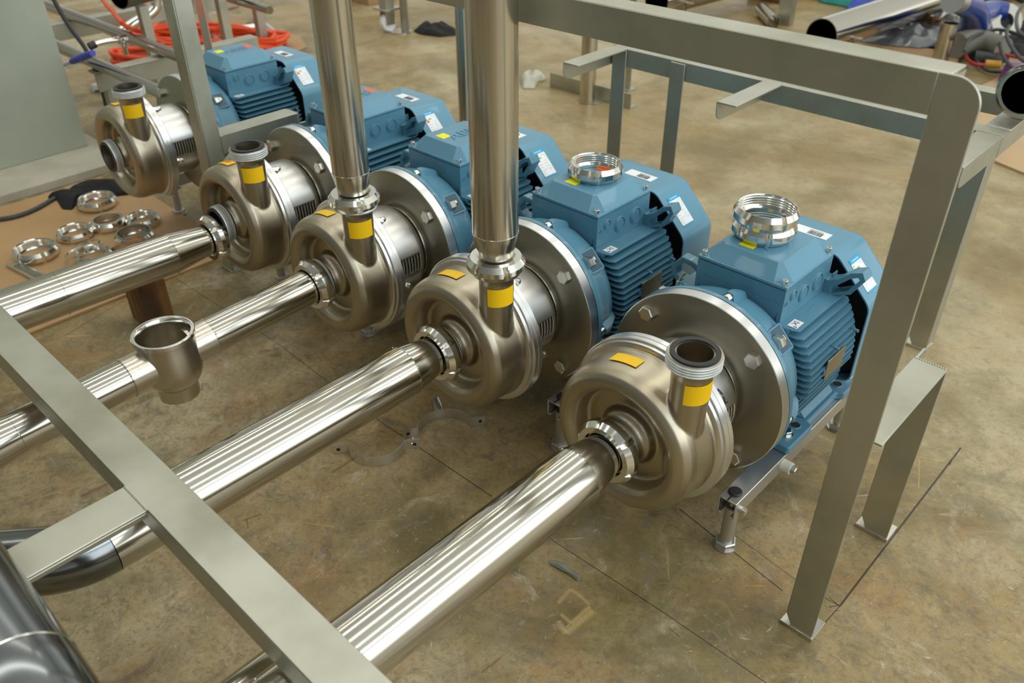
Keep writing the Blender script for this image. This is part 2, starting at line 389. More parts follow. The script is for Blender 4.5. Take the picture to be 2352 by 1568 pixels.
def volute_mesh():
    """closed volute body with its tangential outlet stub, voxel remeshed and smoothed so the weld flows"""
    b = MB()
    prof = [(.0001, -.165), (.034, -.165), (.034, -.230), (.0385, -.230), (.0390, -.226), (.0408, -.2190), (.0440, -.2145), (.0485, -.2115), (.0512, -.2065), (.0522, -.2000), (.0545, -.1965), (.0855, -.1955),
            (.0880, -.1975), (.0895, -.2020), (.0905, -.2120), (.0940, -.2245), (.101, -.2325), (.110, -.2365), (.119, -.2345), (.127, -.2285), (.133, -.2175), (.1355, -.205), (.1365, -.165),
            (.1385, -.158), (.142, -.155), (.142, -.150), (.0001, -.150)]
    b.lathe(prof, n=160)
    # outlet stub and its swept root
    pts = [(.0935, -.1885, .132), (.0936, -.1886, .09), (.0938, -.189, .045), (.095, -.190, .0), (.097, -.192, -.03), (.098, -.193, -.05)]
    b.path(spline(pts, 6), lambda t: .0303-.0035*min(1, t*1.3)-.008*max(0, t-.75)*4, n=48)
    # inlet neck root
    me = b.data('volute', M['cast'])
    o = bpy.data.objects.new('volute', me); COL.objects.link(o)
    r = o.modifiers.new('r', 'REMESH'); r.mode = 'VOXEL'; r.voxel_size = .0019; r.use_smooth_shade = True
    s_ = o.modifiers.new('s', 'SMOOTH'); s_.iterations = 8; s_.factor = .6
    out = bpy.data.meshes.new_from_object(o.evaluated_get(bpy.context.evaluated_depsgraph_get()))
    bpy.data.objects.remove(o)
    out.materials.clear(); out.materials.append(M['cast'])
    for p in out.polygons: p.use_smooth = True
    return out
VOL = volute_mesh()

def patch(r, y0, y1, a0, a1, ny=2, na=16, lift=.0006, thick=.0004):
    """thin curved patch on a y-axis cylinder radius r"""
    b = MB(); R0, R1 = r+lift, r+lift+thick
    g = [[[b.bm.verts.new((q*math.cos(a0+(a1-a0)*i/na), y0+(y1-y0)*j/ny, q*math.sin(a0+(a1-a0)*i/na))) for j in range(ny+1)] for i in range(na+1)] for q in (R0, R1)]
    for i in range(na):
        for j in range(ny):
            b.bm.faces.new((g[1][i][j], g[1][i+1][j], g[1][i+1][j+1], g[1][i][j+1]))
    for j in range(ny):
        b.bm.faces.new((g[0][0][j], g[1][0][j], g[1][0][j+1], g[0][0][j+1])); b.bm.faces.new((g[0][na][j], g[1][na][j], g[1][na][j+1], g[0][na][j+1]))
    for i in range(na):
        b.bm.faces.new((g[0][i][0], g[1][i][0], g[1][i+1][0], g[0][i+1][0])); b.bm.faces.new((g[0][i][ny], g[1][i][ny], g[1][i+1][ny], g[0][i+1][ny]))
    return b
def zpatch(cx, cy, r0, r1, z0, z1, a0, a1, na=18):
    b = MB(); rows = []
    for k, z in enumerate((z0, z1)):
        rr = (r0, r1)[k]+.0006
        rows.append([b.bm.verts.new((cx+rr*math.cos(a0+(a1-a0)*i/na), cy+rr*math.sin(a0+(a1-a0)*i/na), z)) for i in range(na+1)])
        rows.append([b.bm.verts.new((cx+(rr+.0004)*math.cos(a0+(a1-a0)*i/na), cy+(rr+.0004)*math.sin(a0+(a1-a0)*i/na), z)) for i in range(na+1)])
    a, A, c, C = rows
    for i in range(na):
        b.bm.faces.new((A[i], A[i+1], C[i+1], C[i])); b.bm.faces.new((a[i], a[i+1], A[i+1], A[i])); b.bm.faces.new((c[i], c[i+1], C[i+1], C[i]))
    b.bm.faces.new((a[0], A[0], C[0], c[0])); b.bm.faces.new((a[-1], A[-1], C[-1], c[-1]))
    return b

def ring_arc(a, b, n): return [a+(b-a)*i/n for i in range(n+1)]

def make_pump():
    root = empty('motor_pump')
    core = empty('x'); core.location = (0, 0, 0)
    bpy.data.objects.remove(core)
    Z = Vector((0, 0, H)); T = Matrix.Translation(Z)
    def B(mb, name, m_, parent=root, **k):
        bmesh.ops.translate(mb.bm, verts=mb.bm.verts, vec=Z); return mb.build(name, m_, parent, **k)
    # --- volute
    VOL.transform(T); vo = link('volute_casing', VOL, root)
    # inlet neck (hollow) with thread
    b = MB(); pr = [(.0385, -.190), (.0385, -.228), (.0415, -.233), (.0455, -.235)]
    for i in range(4):
        y = -.2365-i*.0048; pr += [(.0468, y), (.0468, y-.0016), (.0448, y-.0026), (.0448, y-.0040)]
    pr += [(.0452, -.2568), (.0362, -.2568), (.0362, -.235), (.0345, -.20)]
    b.lathe(pr, closed=True, n=72); B(b, 'inlet_neck', M['cast'], angle=40)
    b = MB(); pt = [(.0462, -.2355)]
    for i in range(5):
        y = -.2362-i*.0038; pt += [(.0472, y), (.0475, y-.0012), (.0463, y-.0022), (.0463, y-.0034)]
    pt += [(.0455, -.2562), (.0455, -.2355)]
    b.lathe(pt, n=72, closed=True); B(b, 'thread_ring', M['thread'])
    b = MB(); b.lathe([(.0432, -.2565), (.0432, -.2588), (.0372, -.2588), (.0365, -.2550), (.0362, -.2465)], n=56)
    B(b, 'inlet_gasket', M['black'])
    # outlet neck
    ox, oy = .0935, -.1885
    b = MB(); pr = [(.0305, .118), (.0310, .165), (.0315, .178), (.036, .183), (.0395, .185)]
    for i in range(4):
        z = .1862+i*.0046; pr += [(.0418, z), (.0418, z+.0016), (.0398, z+.0026), (.0398, z+.0038)]
    pr += [(.0405, .2052), (.0275, .2052), (.0265, .118)]
    b.lathe(pr, o=(ox, oy, 0), axis='z', closed=True, n=64); B(b, 'outlet_neck', M['cast'], angle=40)
    b = MB(); pt = [(.0410, .1852)]
    for i in range(4):
        z = .1860+i*.0046; pt += [(.0421, z), (.0424, z+.0014), (.0410, z+.0026), (.0410, z+.0040)]
    pt += [(.0405, .2050), (.0405, .1852)]
    b.lathe(pt, o=(ox, oy, 0), axis='z', closed=True, n=64); B(b, 'thread_ring', M['thread'])
    b = MB(); b.lathe([(.0375, .2050), (.0375, .2078), (.0292, .2078), (.0285, .198), (.0275, .198)], o=(ox, oy, 0), axis='z', n=48)
    B(b, 'outlet_gasket', M['black'])
    # stickers
    b = patch(.1365, -.200, -.176, R(89.5), R(112)); B(b, 'warning_sticker', M['yellow'], vo)
    b = zpatch(ox, oy, .0306, .0311, .129, .165, R(-75), R(22)); B(b, 'rating_sticker', M['yellow'], vo)
    # --- clamp flange of the casing
    b = MB(); b.lathe([(.120, -.1575), (.1455, -.1575), (.1485, -.1560), (.1490, -.1500), (.1520, -.1496), (.1530, -.1486), (.1530, -.1398), (.1522, -.1393), (.1522, -.1385), (.1530, -.1380), (.1530, -.128), (.1515, -.1265), (.142, -.1262), (.138, -.122), (.09, -.120)], n=120)
    cf = B(b, 'clamp_flange', M['rim'], angle=30); cf['label'] = 'thin bright clamp flange behind the casing'
    for a in (-6, 60, 125, 186, 245, 305):
        b = MB(); c, s_ = math.cos(R(a)), math.sin(R(a))
        p0 = Vector((.1385*c, -.1245, .1385*s_))
        b.cyl(p0, p0+Vector((0, .006, 0)), .0085, n=20); b.hexa(p0+Vector((0, .006, 0)), (0, 1, 0), .0085, .008)
        b.lathe([(.0068, 0), (.0066, .004), (.0045, .0075), (.0001, .0085)], axis='z', n=16, mtx=frame_mtx(p0+Vector((0, .014, 0)), (1, 0, 0), (0, 0, -1)))
        B(b, 'dome_nut', M['polish'], cf)
    # --- shroud with cooling slots
    b = MB(); ys = [-.128, -.1195]; slots = []
    for i in range(10):
        y0 = -.1165+i*.0082; slots.append(len(ys)); ys += [y0, y0+.0032]
    ys += [-.034]
    prof = [(.1, y) for y in ys]+[(.0985, -.0285), (.094, -.0235), (.088, -.0205), (.086, -.0125)]
    angs = sorted(set([round(x_, 4) for x_ in ring_arc(0, 360, 72)] + [13.5, 346.5, 350.5]))[:-1]
    rings = [[b.bm.verts.new((r_*math.cos(R(a)), y_, r_*math.sin(R(a)))) for r_, y_ in prof] for a in angs]
    for k in range(len(angs)):
        A, C = rings[k], rings[(k+1) % len(angs)]; mid = (angs[k]+(angs[k+1] if k+1 < len(angs) else 360))/2
        hole = (mid < 13.5 or mid > 350.5) or (166.5 < mid < 190)
        for i in range(len(prof)-1):
            if hole and i in slots: continue
            b.bm.faces.new((A[i], A[i+1], C[i+1], C[i]))
    sh = B(b, 'shroud', M['shroud'])
    so = sh.modifiers.new('solid', 'SOLIDIFY'); so.thickness = .0012; so.offset = 0
    b = MB(); b.lathe([(.060, -.125), (.060, -.02)], n=32); B(b, 'shaft_housing', M['dark'], sh)
    b = patch(.1, -.126, -.032, R(88.6), R(91.4), lift=.0002, thick=.0006); B(b, 'seam_strip', M['rim'], sh)
    # --- steel mounting disc
    b = MB(); b.lathe([(.07, -.012), (.100, -.012), (.1725, -.012), (.174, -.0112)], n=128); b.lathe([(.174, .0118), (.07, .0118)], n=128)
    md = B(b, 'mounting_disc', M['disc'])
    b = MB(); b.lathe([(.174, -.0112), (.1752, -.0100), (.1752, .0105), (.174, .0118)], n=128); rm = B(b, 'disc_rim', M['rim'], md); rm['label'] = 'bright machined rim'
    b = MB(); b.lathe([(.086, -.0122), (.090, -.0150), (.091, -.0122)], n=72); B(b, 'weld_bead', M['cast'], md)
    for a in (45, 135, 225, 315):
        c, s_ = .150*math.cos(R(a)), .150*math.sin(R(a))
        b = MB(); b.hexa((c, -.012, s_), (0, -1, 0), .0150, .0115)
        B(b, 'flange_bolt', M['bolt'], md)
    # --- blue end shield
    b = MB()
    prof = [(.1752, .0120), (.1757, .0130), (.1757, .0210), (.1735, .0240), (.1680, .0270), (.1640, .0360), (.1605, .0480), (.1575, .0640), (.1530, .0780), (.1480, .0900), (.140, .0990), (.10, .1000)]
    b.lathe(prof, n=128)
    es = B(b, 'end_shield', M['blue'])
    for a in (84, 174, 264, 354):
        A = R(a); u_, v_ = Vector((math.cos(A), 0, math.sin(A))), Vector((-math.sin(A), 0, math.cos(A)))
        b = MB(); ptsl = []
        for yy, wi, ro in ((.040, .010, .1750), (.052, .011, .1740), (.066, .009, .169), (.092, .006, .156)):
            for w_ in (-1, 1):
                ptsl.append(u_*ro+v_*wi*.55*w_+Vector((0, yy, 0))); ptsl.append(u_*.145+v_*wi*1.9*w_+Vector((0, yy, 0)))
        b.hull(ptsl); B(b, 'bolt_ear', M['blue'], es, bevel=.003)
        b = MB(); c = u_*.1660+Vector((0, .029, 0))
        b.lathe([(.0038, .004), (.0038, 0), (.0068, 0), (.0075, .001), (.0075, .012), (.0001, .012), (.0001, .004)], axis='y', n=20, o=c)
        B(b, 'cap_screw', M['bolt'], es)
    for a in (45, 135, 225, 315):
        A = R(a); q = frame_mtx((.1585*math.cos(A), .058, .1585*math.sin(A)), (-math.sin(A), 0, math.cos(A)), (0, 1, 0))
        b = MB(); b.box(-.021, .021, -.0165, .0165, -.001, .0035, q)
        b2 = MB(); 
        fr = [(-.024, .024, -.020, -.0165), (-.024, .024, .0165, .020), (-.024, -.0205, -.0165, .0165), (.0205, .024, -.0165, .0165)]
        b.bm.clear()
        for x0, x1, y0, y1 in fr: b.box(x0, x1, y0, y1, -.004, .0085, q)
        B(b, 'window_frame_rib', M['blue'], es, bevel=.0012)
        b2.box(-.0205, .0205, -.0165, .0165, -.004, .0022, q); B(b2, 'window_recess', M['recess_shade_blue'], es)
        b3 = MB(); b3.hexa((.150*math.cos(A), .038, .150*math.sin(A)), (0, 1, 0), .0138, .016); b3.cyl((.150*math.cos(A), .054, .150*math.sin(A)), (.150*math.cos(A), .060, .150*math.sin(A)), .008)
        bmesh.ops.translate(b3.bm, verts=b3.bm.verts, vec=(.013*math.cos(A), 0, .013*math.sin(A)))
        B(b3, 'shield_nut', M['bolt'], es)
    # --- finned stator body
    b = MB(); b.lathe([(.05, .100), (.108, .100), (.108, .300), (.05, .300)], n=72)
    RF = .1638
    zs = [.108-.0125*i for i in range(9)]+[-.006-.0125*i for i in range(8)]
    for z in [.108-.0125*i for i in range(17)]:
        big = z > -.01
        for s_ in (-1, 1):
            xt = math.sqrt(max(RF**2-z*z, .09**2)); 
            if z < -.02: xt = min(xt, .150)
            if z < -.075: xt = min(xt, .128)
            y0 = .104; y1 = .298
            b.prism([(.08*s_, y0), (xt*s_-.012*s_, y0), (xt*s_, y0+.006), (xt*s_, y1-.012), (xt*s_-.008*s_, y1), (.08*s_, y1)], 'z', z-.0011, z+.0011)
    for x in [-.09+.0125*i for i in range(15)]:
        zt = -math.sqrt(.150**2-x*x); b.box(x-.0013, x+.0013, .104, .298, zt, -.09)
    for x in (-.094, .094): b.box(x-.0013, x+.0013, .28, .299, .08, .140)
    for i in range(6):
        x = -.070+.028*i; b.box(x-.0013, x+.0013, .281, .305, .08, .150)
    sb = B(b, 'stator_body', M['blue'], bevel=0, smooth=False)
    b = MB(); b.prism([(-.106, .098), (-.106, .1085), (.106, .1085), (.106, .098)], 'y', .103, .281); B(b, 'box_base_plate', M['blue'], sb, bevel=.002)
    for s_ in (-1, 1):
        b = MB(); x0 = .137*s_; b.box(x0-.001, x0+.0165*s_ if s_ > 0 else x0-.0165, .222, .312, -.062, .0015)
        b.bm.clear(); b.box(.1625*s_, .1650*s_, .166, .236, -.008, .036)
        np_ = B(b, 'name_plate', M['disc'], sb, bevel=.0006); np_['label'] = 'blank metal rating plate'
        b = MB()
        for y in (.163, .239): b.box(.12*s_, .1640*s_, y-.003, y+.003, .006, .018)
        for y in (.20, .28): b.cyl((.12*s_, y, .046), (.1655*s_, y, .046), .0032, n=10)
        B(b, 'casting_lug', M['blue'], sb)
    # --- lifting lugs
    for s_ in (-1, 1):
        out = [(.083, .140), (.118, .143), (.150, .133), (.168, .110), (.166, .096), (.150, .092), (.136, .104), (.110, .112), (.083, .108)]
        b = MB(); y0, y1 = (.258, .281) if s_ > 0 else (.128, .150)
        hole = [(.120, .131), (.143, .126), (.153, .112), (.149, .105), (.141, .112), (.124, .120)]
        outer = [(.086, .142), (.112, .150), (.136, .152), (.157, .126), (.154, .106), (.140, .095), (.086, .095)]
        inner = [(.102, .132), (.116, .139), (.131, .140), (.145, .123), (.143, .113), (.135, .107), (.102, .107)]
        if s_ > 0:
            outer = [(.086, .130), (.110, .142), (.132, .164), (.152, .172), (.160, .158), (.140, .122), (.086, .098)]
            inner = [(.104, .124), (.115, .133), (.134, .153), (.147, .160), (.150, .155), (.133, .127), (.104, .110)]
            y0, y1 = .262, .292
        N_ = len(outer)
        vv = [[[b.bm.verts.new((p[0]*s_, y, p[1])) for p in L_] for L_ in (outer, inner)] for y in (y0, y1)]
        for i in range(N_):
            j = (i+1) % N_
            b.bm.faces.new((vv[0][0][i], vv[0][0][j], vv[0][1][j], vv[0][1][i])); b.bm.faces.new((vv[1][0][i], vv[1][0][j], vv[1][1][j], vv[1][1][i]))
            b.bm.faces.new((vv[0][0][i], vv[0][0][j], vv[1][0][j], vv[1][0][i])); b.bm.faces.new((vv[0][1][i], vv[0][1][j], vv[1][1][j], vv[1][1][i]))
        b.prism([(.083*s_, .135), (.093*s_, .135), (.099*s_, .1), (.083*s_, .1)], 'y', y0+.001, y1-.001)
        B(b, 'lifting_lug', M['blue'], root, bevel=.002)
    # --- terminal box
    b = MB(); X = .0874
    b.prism([(-X, .088), (-X, .176), (X, .176), (X, .088)], 'y', .104, .280)
    b.prism([(.10, .088), (.12, .105), (.118, .120), (.104, .135), (.1035, .150), (.1035, .088)], 'x', -X*.9, X*.9)
    tb = B(b, 'terminal_box', M['blue'], bevel=.003)
    for s_ in (-1, 1):
        for y, z, r_ in ((.136, .156, .0085), (.178, .1415, .0148), (.231, .1425, .0155)):
            b = MB(); b.lathe([(r_-.003, X+.0005), (r_-.0025, X-.0002), (r_-.0015, X-.0002), (r_-.001, X+.0016), (r_+.0006, X+.0016), (r_+.0012, X)] if 0 else [(.0001, X+.0022), (r_-.003, X+.0022), (r_-.0016, X+.0002), (r_-.0004, X+.0002), (r_+.0004, X+.0026), (r_+.0018, X+.0022), (r_+.0024, X)], o=(0, y, z), axis='x', n=32)
            if s_ < 0:
                for v in b.bm.verts: v.co.x *= -1
            B(b, 'knockout', M['blue'], tb)
        b = MB(); b.lathe([(.0035, X+.0009), (.0045, X+.0009), (.0048, X)], o=(0, .113, .148), axis='x', n=20)
        if s_ < 0:
            for v in b.bm.verts: v.co.x *= -1
        B(b, 'earth_mark', M['blue'], tb)
    # lid
    b = MB(); b.box(-X-.001, X+.001, .103, .281, .1775, .184)
    def oct_(x, y0, y1, c, z): return [(-x, y0+c, z), (-x+c, y0, z), (x-c, y0, z), (x, y0+c, z), (x, y1-c, z), (x-c, y1, z), (-x+c, y1, z), (-x, y1-c, z)]
    b.hull(oct_(X-.001, .1045, .2795, .024, .1835)+oct_(.058, .130, .262, .006, .2100))
    ld = B(b, 'terminal_lid', M['bluecover'], tb, bevel=.0015, smooth=False)
    for x in (-.079, .079):
        for y in (.111, .273):
            b = MB(); b.lathe([(.0001, .1845+.004), (.0026, .1885), (.0026, .193), (.0046, .193), (.005, .1925), (.005, .1845), (.0001, .1845)], o=(x, y, 0), axis='z', n=20)
            B(b, 'lid_screw', M['polish'], tb)
    # raised lettering on the lid
    me = LOGO
    link('embossed_logo', me, tb, Matrix.Translation((0.004, .196, H+.2102)) @ Matrix.Rotation(R(90), 4, 'Z'))
    b = MB(); b.box(-.032, -.004, .141, .166, .2101, .2106); B(b, 'inspection_sticker', M['lemon'], tb)
    b = MB(); b.box(-.028, .012, .236, .252, .2101, .2106); B(b, 'approval_sticker', M['orange'], tb)
    # WEEE sticker
    b = MB(); b.box(.098, .116, .112, .139, .1098, .1102); ws = B(b, 'disposal_sticker', M['white'], root)
    b = MB(); q = .1103
    b.box(.108, .1145, .1145, .1165, q, q+.0003)
    for k in (-1, 1): b.box(-.007, .007, -.0005, .0005, 0, .0003, frame_mtx((.106, .126, q), (1, k*1.1, 0), (0, 1, 0)))
    b.box(.1015, .1105, .1325, .1332, q, q+.0003)
    me = b.data('s', M['ink']); o = bpy.data.objects.new('disposal_symbol', me); COL.objects.link(o); o.parent = root; o.location = Z
    # --- fan cover: rounded octagonal hood, open at the front
    w, c_, y0, y1 = .167, .082, .305, .420
    def octp(w, c, rr=.014, n=5):
        cs = [(w, -w+c), (w, w-c), (w-c, w), (-w+c, w), (-w, w-c), (-w, -w+c), (-w+c, -w*.66), (w-c, -w*.66)]
        out = []
        for i, p in enumerate(cs):
            a, d = Vector(cs[i-1]), Vector(cs[(i+1) % 8]); p = Vector(p)
            da, dd = (a-p).normalized(), (d-p).normalized(); e0, e1 = p+da*rr, p+dd*rr
            for k in range(n+1):
                t = k/n; out.append((e0*(1-t)**2+p*2*t*(1-t)+e1*t*t))
        return out
    b = MB(); O_ = octp(w, c_); I_ = octp(w-.0025, c_-.001); rows = []
    for pts, y in ((I_, y1-.006), (I_, y0), (O_, y0), (O_, y1-.012)): rows.append([b.bm.verts.new((p.x, y, p.y)) for p in pts])
    sc = [b.bm.verts.new((p.x*.955, y1, p.y*.955)) for p in O_]; rows.append(sc)
    rows.insert(-1, [b.bm.verts.new((p.x*.985, y1-.003, p.y*.985)) for p in O_])
    for i in range(len(rows)-1):
        for k in range(len(O_)): b.bm.faces.new((rows[i][k], rows[i][(k+1) % len(O_)], rows[i+1][(k+1) % len(O_)], rows[i+1][k]))
    b.bm.faces.new(rows[-1]); b.bm.faces.new(rows[0])
    fc = B(b, 'fan_cover', M['bluecover'], angle=50)
    b = MB(); b.prism([(p.x*.96, p.y*.96) for p in octp(w-.004, c_)], 'y', y0+.022, y1-.008); ff = B(b, 'fan_recess', M['dark'], fc)  # near-black filling painted for the shade inside the hood
    # barcode label on the top of the hood
    zt = w; b = MB(); b.box(-.028, .043, .343, .372, zt+.0002, zt+.0008); bl = B(b, 'barcode_label', M['white'], fc, bevel=0)
    b = MB(); yb = .3465
    random.seed(3); x = .002
    while x < .030:
        wd = random.choice((.0006, .001, .0016)); b.box(x, x+wd, yb, yb+.016, zt+.0009, zt+.0011); x += wd+random.choice((.0007, .0012))
    x = .001
    for i in range(8): b.box(x, x+.0018, yb+.018, yb+.0205, zt+.0009, zt+.0011); x += .0034
    B(b, 'barcode', M['ink'], fc)
    # energy label on the sloping right shoulder
    A0, A1 = Vector((w-c_, 0, w)), Vector((w, 0, w-c_)); dn = (A1-A0).normalized()
    o0 = A0+dn*.022+Vector((0, .324, 0)); q = frame_mtx(o0, dn, (0, 1, 0)); q = q if q.col[2].z > 0 else frame_mtx(o0, dn, (0, -1, 0))
    sgn = 1 if q.col[1].y > 0 else -1
    def lb(x0, x1, y0_, y1_, h, m_, nm, par):
        bb = MB(); bb.box(x0, x1, y0_*sgn, y1_*sgn, h, h+.0004, q); return B(bb, nm, m_, par)
    el = lb(0, .070, 0, .040, .0004, M['white'], 'energy_label', fc)
    lb(0, .009, 0, .040, .0009, M['cyan'], 'label_header', fc); lb(.068, .070, 0, .040, .0009, M['cyan'], 'label_footer', fc)
    bb = MB()
    for i in range(9): bb.box(.0035, .0055, (.008+i*.0028)*sgn, (.0098+i*.0028)*sgn, .0014, .0016, q)
    B(bb, 'header_print', M['white'], fc)
    for i, m_ in enumerate((M['green'], M['lemon'], M['orange'], M['red'])): lb(.0125+i*.0045, .0160+i*.0045, .003, .006+i*.0018, .0009, m_, 'rating_arrow', fc)
    lb(.019, .0225, .012, .021, .0009, M['green'], 'rating_print', fc)
    bb = MB()
    for i, (a_, b_, c2, d_) in enumerate(((.014, .0147, .024, .035), (.030, .0306, .024, .033), (.014, .030, .0355, .0358), (.037, .0378, .003, .016), (.037, .0378, .022, .034), (.0445, .0453, .003, .012), (.0445, .0453, .024, .035), (.051, .0515, .002, .038), (.0545, .0552, .003, .013), (.059, .0597, .003, .009), (.0635, .0642, .003, .011), (.0545, .0552, .028, .035))):
        bb.box(a_, b_, c2*sgn, d_*sgn, .0009, .0011, q)
    B(bb, 'label_print', M['greyink'], fc)
    # --- feet
    for s_ in (-1, 1):
        b = MB(); xo, xi = .153*s_, .088*s_
        b.prism([(xi, .112), (xo-.003*s_, .112), (xo, .116), (xo, .205), (xo-.013*s_, .212), (xo-.013*s_, .335), (xo, .342), (xo, .425), (xo-.003*s_, .430), (xi, .430), (xi, .35), (xi-.01*s_, .33), (xi-.01*s_, .21), (xi, .19)], 'z', -.160, -.143)
        b.hull([Vector(p) for p in ((.083*s_, .200, -.143), (.132*s_, .212, -.143), (.132*s_, .335, -.143), (.083*s_, .345, -.143), (.083*s_, .215, -.098), (.104*s_, .22, -.112), (.104*s_, .33, -.112), (.083*s_, .33, -.098))])
        ft = B(b, 'motor_foot', M['blue'], root, bevel=.003, smooth=False)
        for y in (.183, .362):
            b = MB(); b.cyl((.127*s_, y, -.1428), (.127*s_, y, -.1424), .0095, n=24); B(b, 'bolt_hole', M['dark'], ft)
            b = MB(); b.lathe([(.0092, -.1424), (.0098, -.1416), (.0112, -.1416), (.0120, -.1428)], o=(.127*s_, y, 0), axis='z', n=24); B(b, 'hole_rim', M['blue'], ft)
        for y in (.147, .404):
            b = MB(); b.hexa((.127*s_, y, -.143), (0, 0, 1), .0115, .009, washer=.002); B(b, 'foot_bolt', M['polish'], ft)
        # channel under the foot
        b = MB(); xa, xb = .114*s_, .150*s_; zt_, zb = -.160, -.198; t_ = .003
        b.box(xa, xb, -.066, .46, zt_-t_, zt_); b.box(xa, xa+t_*s_, -.066, .46, zb, zt_-t_); b.box(xb-t_*s_, xb, -.066, .46, zb, zt_-t_)
        b.box(xa+t_*s_, xa+.009*s_, -.066, .46, zb, zb+t_); b.box(xb-.009*s_, xb-t_*s_, -.066, .46, zb, zb+t_)
        ra = B(b, 'base_rail', M['rail'], root, bevel=.0012)
        for yl in (-.040, .425):
            b = MB(); xm = .132*s_; b.cyl((xm, yl, zb+.004), (xm, yl, -H+.014), .0125, n=28); b.hexa((xm, yl, -H+.0045), (0, 0, 1), .0205, .013)
            b.lathe([(.0001, -H), (.0205, -H), (.022, -H+.004), (.0001, -H+.005)], o=(xm, yl, 0), axis='z', n=28)
            b.cyl((xm, yl, zb+.006), (xm, yl, zt_-.004), .006, n=12)
            B(b, 'levelling_foot', M['rail'], ra)
            b = MB(); b.lathe([(.0001, zt_+.005), (.0105, zt_+.005), (.0125, zt_+.003), (.0125, zt_), (.0001, zt_)], o=(xm, yl, 0), axis='z', n=24); cp_ = B(b, 'rubber_cap', M['black'], ra)
        b = MB(); b.box(.1305*s_, .1335*s_, -.0665, -.045, zt_+.0002, zt_+.0006); B(b, 'rail_slot', M['dark'], ra)
        b = MB(); b.cyl((xb, -.048, -.183), (xb+.012*s_, -.048, -.183), .0068, n=20); b.cyl((xb+.012*s_, -.048, -.183), (xb+.0123*s_, -.048, -.183), .0035, n=6); B(b, 'side_screw', M['polish'], ra)
        for yl in (.105, .40):
            b = MB(); b.cyl((xb, yl, -.179), (xb+.018*s_, yl, -.179), .0120, n=24); rb = B(b, 'rubber_bumper', M['rubberw'], ra)
            b = MB(); b.cyl((xb+.018*s_, yl, -.179), (xb+.020*s_, yl, -.179), .0085, n=20); b.hexa((xb+.020*s_, yl, -.179), (s_, 0, 0), .0078, .008); B(b, 'bumper_bolt', M['bolt'], ra)
    return root

LOGO = text_data('ABB', .046, .0012, M['bluecover'])
P1 = make_pump()
XS = [0.0, -.405, -.7928, -1.192, -1.8126]
YS = [0.0, -.003, -.0086, -.0059, .0089]
LB = ['nearest blue motor pump, two union nuts stacked on its motor and an open outlet',
      'blue motor pump with a single union nut on its motor and an upright pipe',
      'middle blue motor pump of the row, with the thinner upright pipe on its outlet',
      'blue motor pump with open outlet and a pipe nut hanging just off its inlet',
      'farthest blue motor pump with both openings empty, behind the left frame post']
pumps = []
for i in range(5):
    o = P1 if i == 0 else copy_tree(P1)
    o.location = (XS[i], YS[i], 0); tag(o, LB[i], 'pump', 'motor pumps in a row'); pumps.append(o)
bpy.context.view_layer.update()

# black marks on the shroud of the nearest pump
def shroud_text(parent, txt, size, yc, ac, r=.1013):
    me = text_data(txt, size, .0002, M['ink'])
    bm = bmesh.new(); bm.from_mesh(me); bmesh.ops.subdivide_edges(bm, edges=bm.edges, cuts=1)
    for v in bm.verts:
        a = ac + v.co.y/r; y = yc + v.co.x; rr = r+v.co.z; v.co = Vector((rr*math.cos(a), y, rr*math.sin(a)+H))
    bm.to_mesh(me); bm.free(); return link('printed_name', me, parent)
for p_ in pumps[:1]:
    shroud_text(p_, 'ALFA', .021, -.086, R(34)); shroud_text(p_, 'LAVAL', .021, -.086, R(24))
# small text specks on the sticker of the farthest two pumps
def mark(parent, spec, m_):
    b = MB()
    for (a, y, da, dy) in spec:
        rr = .1382; n_ = 3
        for k in range(n_):
            a0 = R(a+da*k/n_); a1 = R(a+da*(k+1)/n_)
            f = [b.bm.verts.new((rr*math.cos(q_), yy, rr*math.sin(q_)+H)) for q_, yy in ((a0, y), (a1, y), (a1, y+dy), (a0, y+dy))]; b.bm.faces.new(f)
    return b.build('sticker_print', m_, parent)
for p_ in pumps[3:]:
    mark(p_, [(96+1.9*i, -.186, 1.3, .0065) for i in range(6)]+[(97, -.1895, 9, .0015), (98, -.1775, 7, .001)], M['orange'])

# ------------------------------------------------------------------ nuts
def put_nut(loc, label, cat='nut', group=None, me=NUT, rot=0, tilt=(0, 0), flip=False, scale=1):
    o = bpy.data.objects.new('union_nut', me); COL.objects.link(o); o.location = loc
    o.rotation_euler = (tilt[0]+(PI if flip else 0), tilt[1], rot); o.scale = (scale,)*3
    if flip: o.location = Vector(loc)+Vector((0, 0, .030*scale))
    tag(o, label, cat, group); return o
zl = H+.2108
n4 = px(1368, 371, 2, zl+.030); put_nut((n4.x, n4.y, zl), 'single polished union nut lying on the lid of the second nearest motor', rot=.3, group='union nuts lying on the motors')
n5 = px(1752, 538, 2, zl); put_nut((n5.x, n5.y, zl), 'lower polished union nut of the two stacked on the nearest motor', rot=.15, group='union nuts lying on the motors')
n6 = px(1763, 472, 2, zl+.0605); put_nut((n6.x, n6.y, zl+.0305), 'upper polished union nut on top of the stack on the nearest motor', rot=.55, group='union nuts lying on the motors')

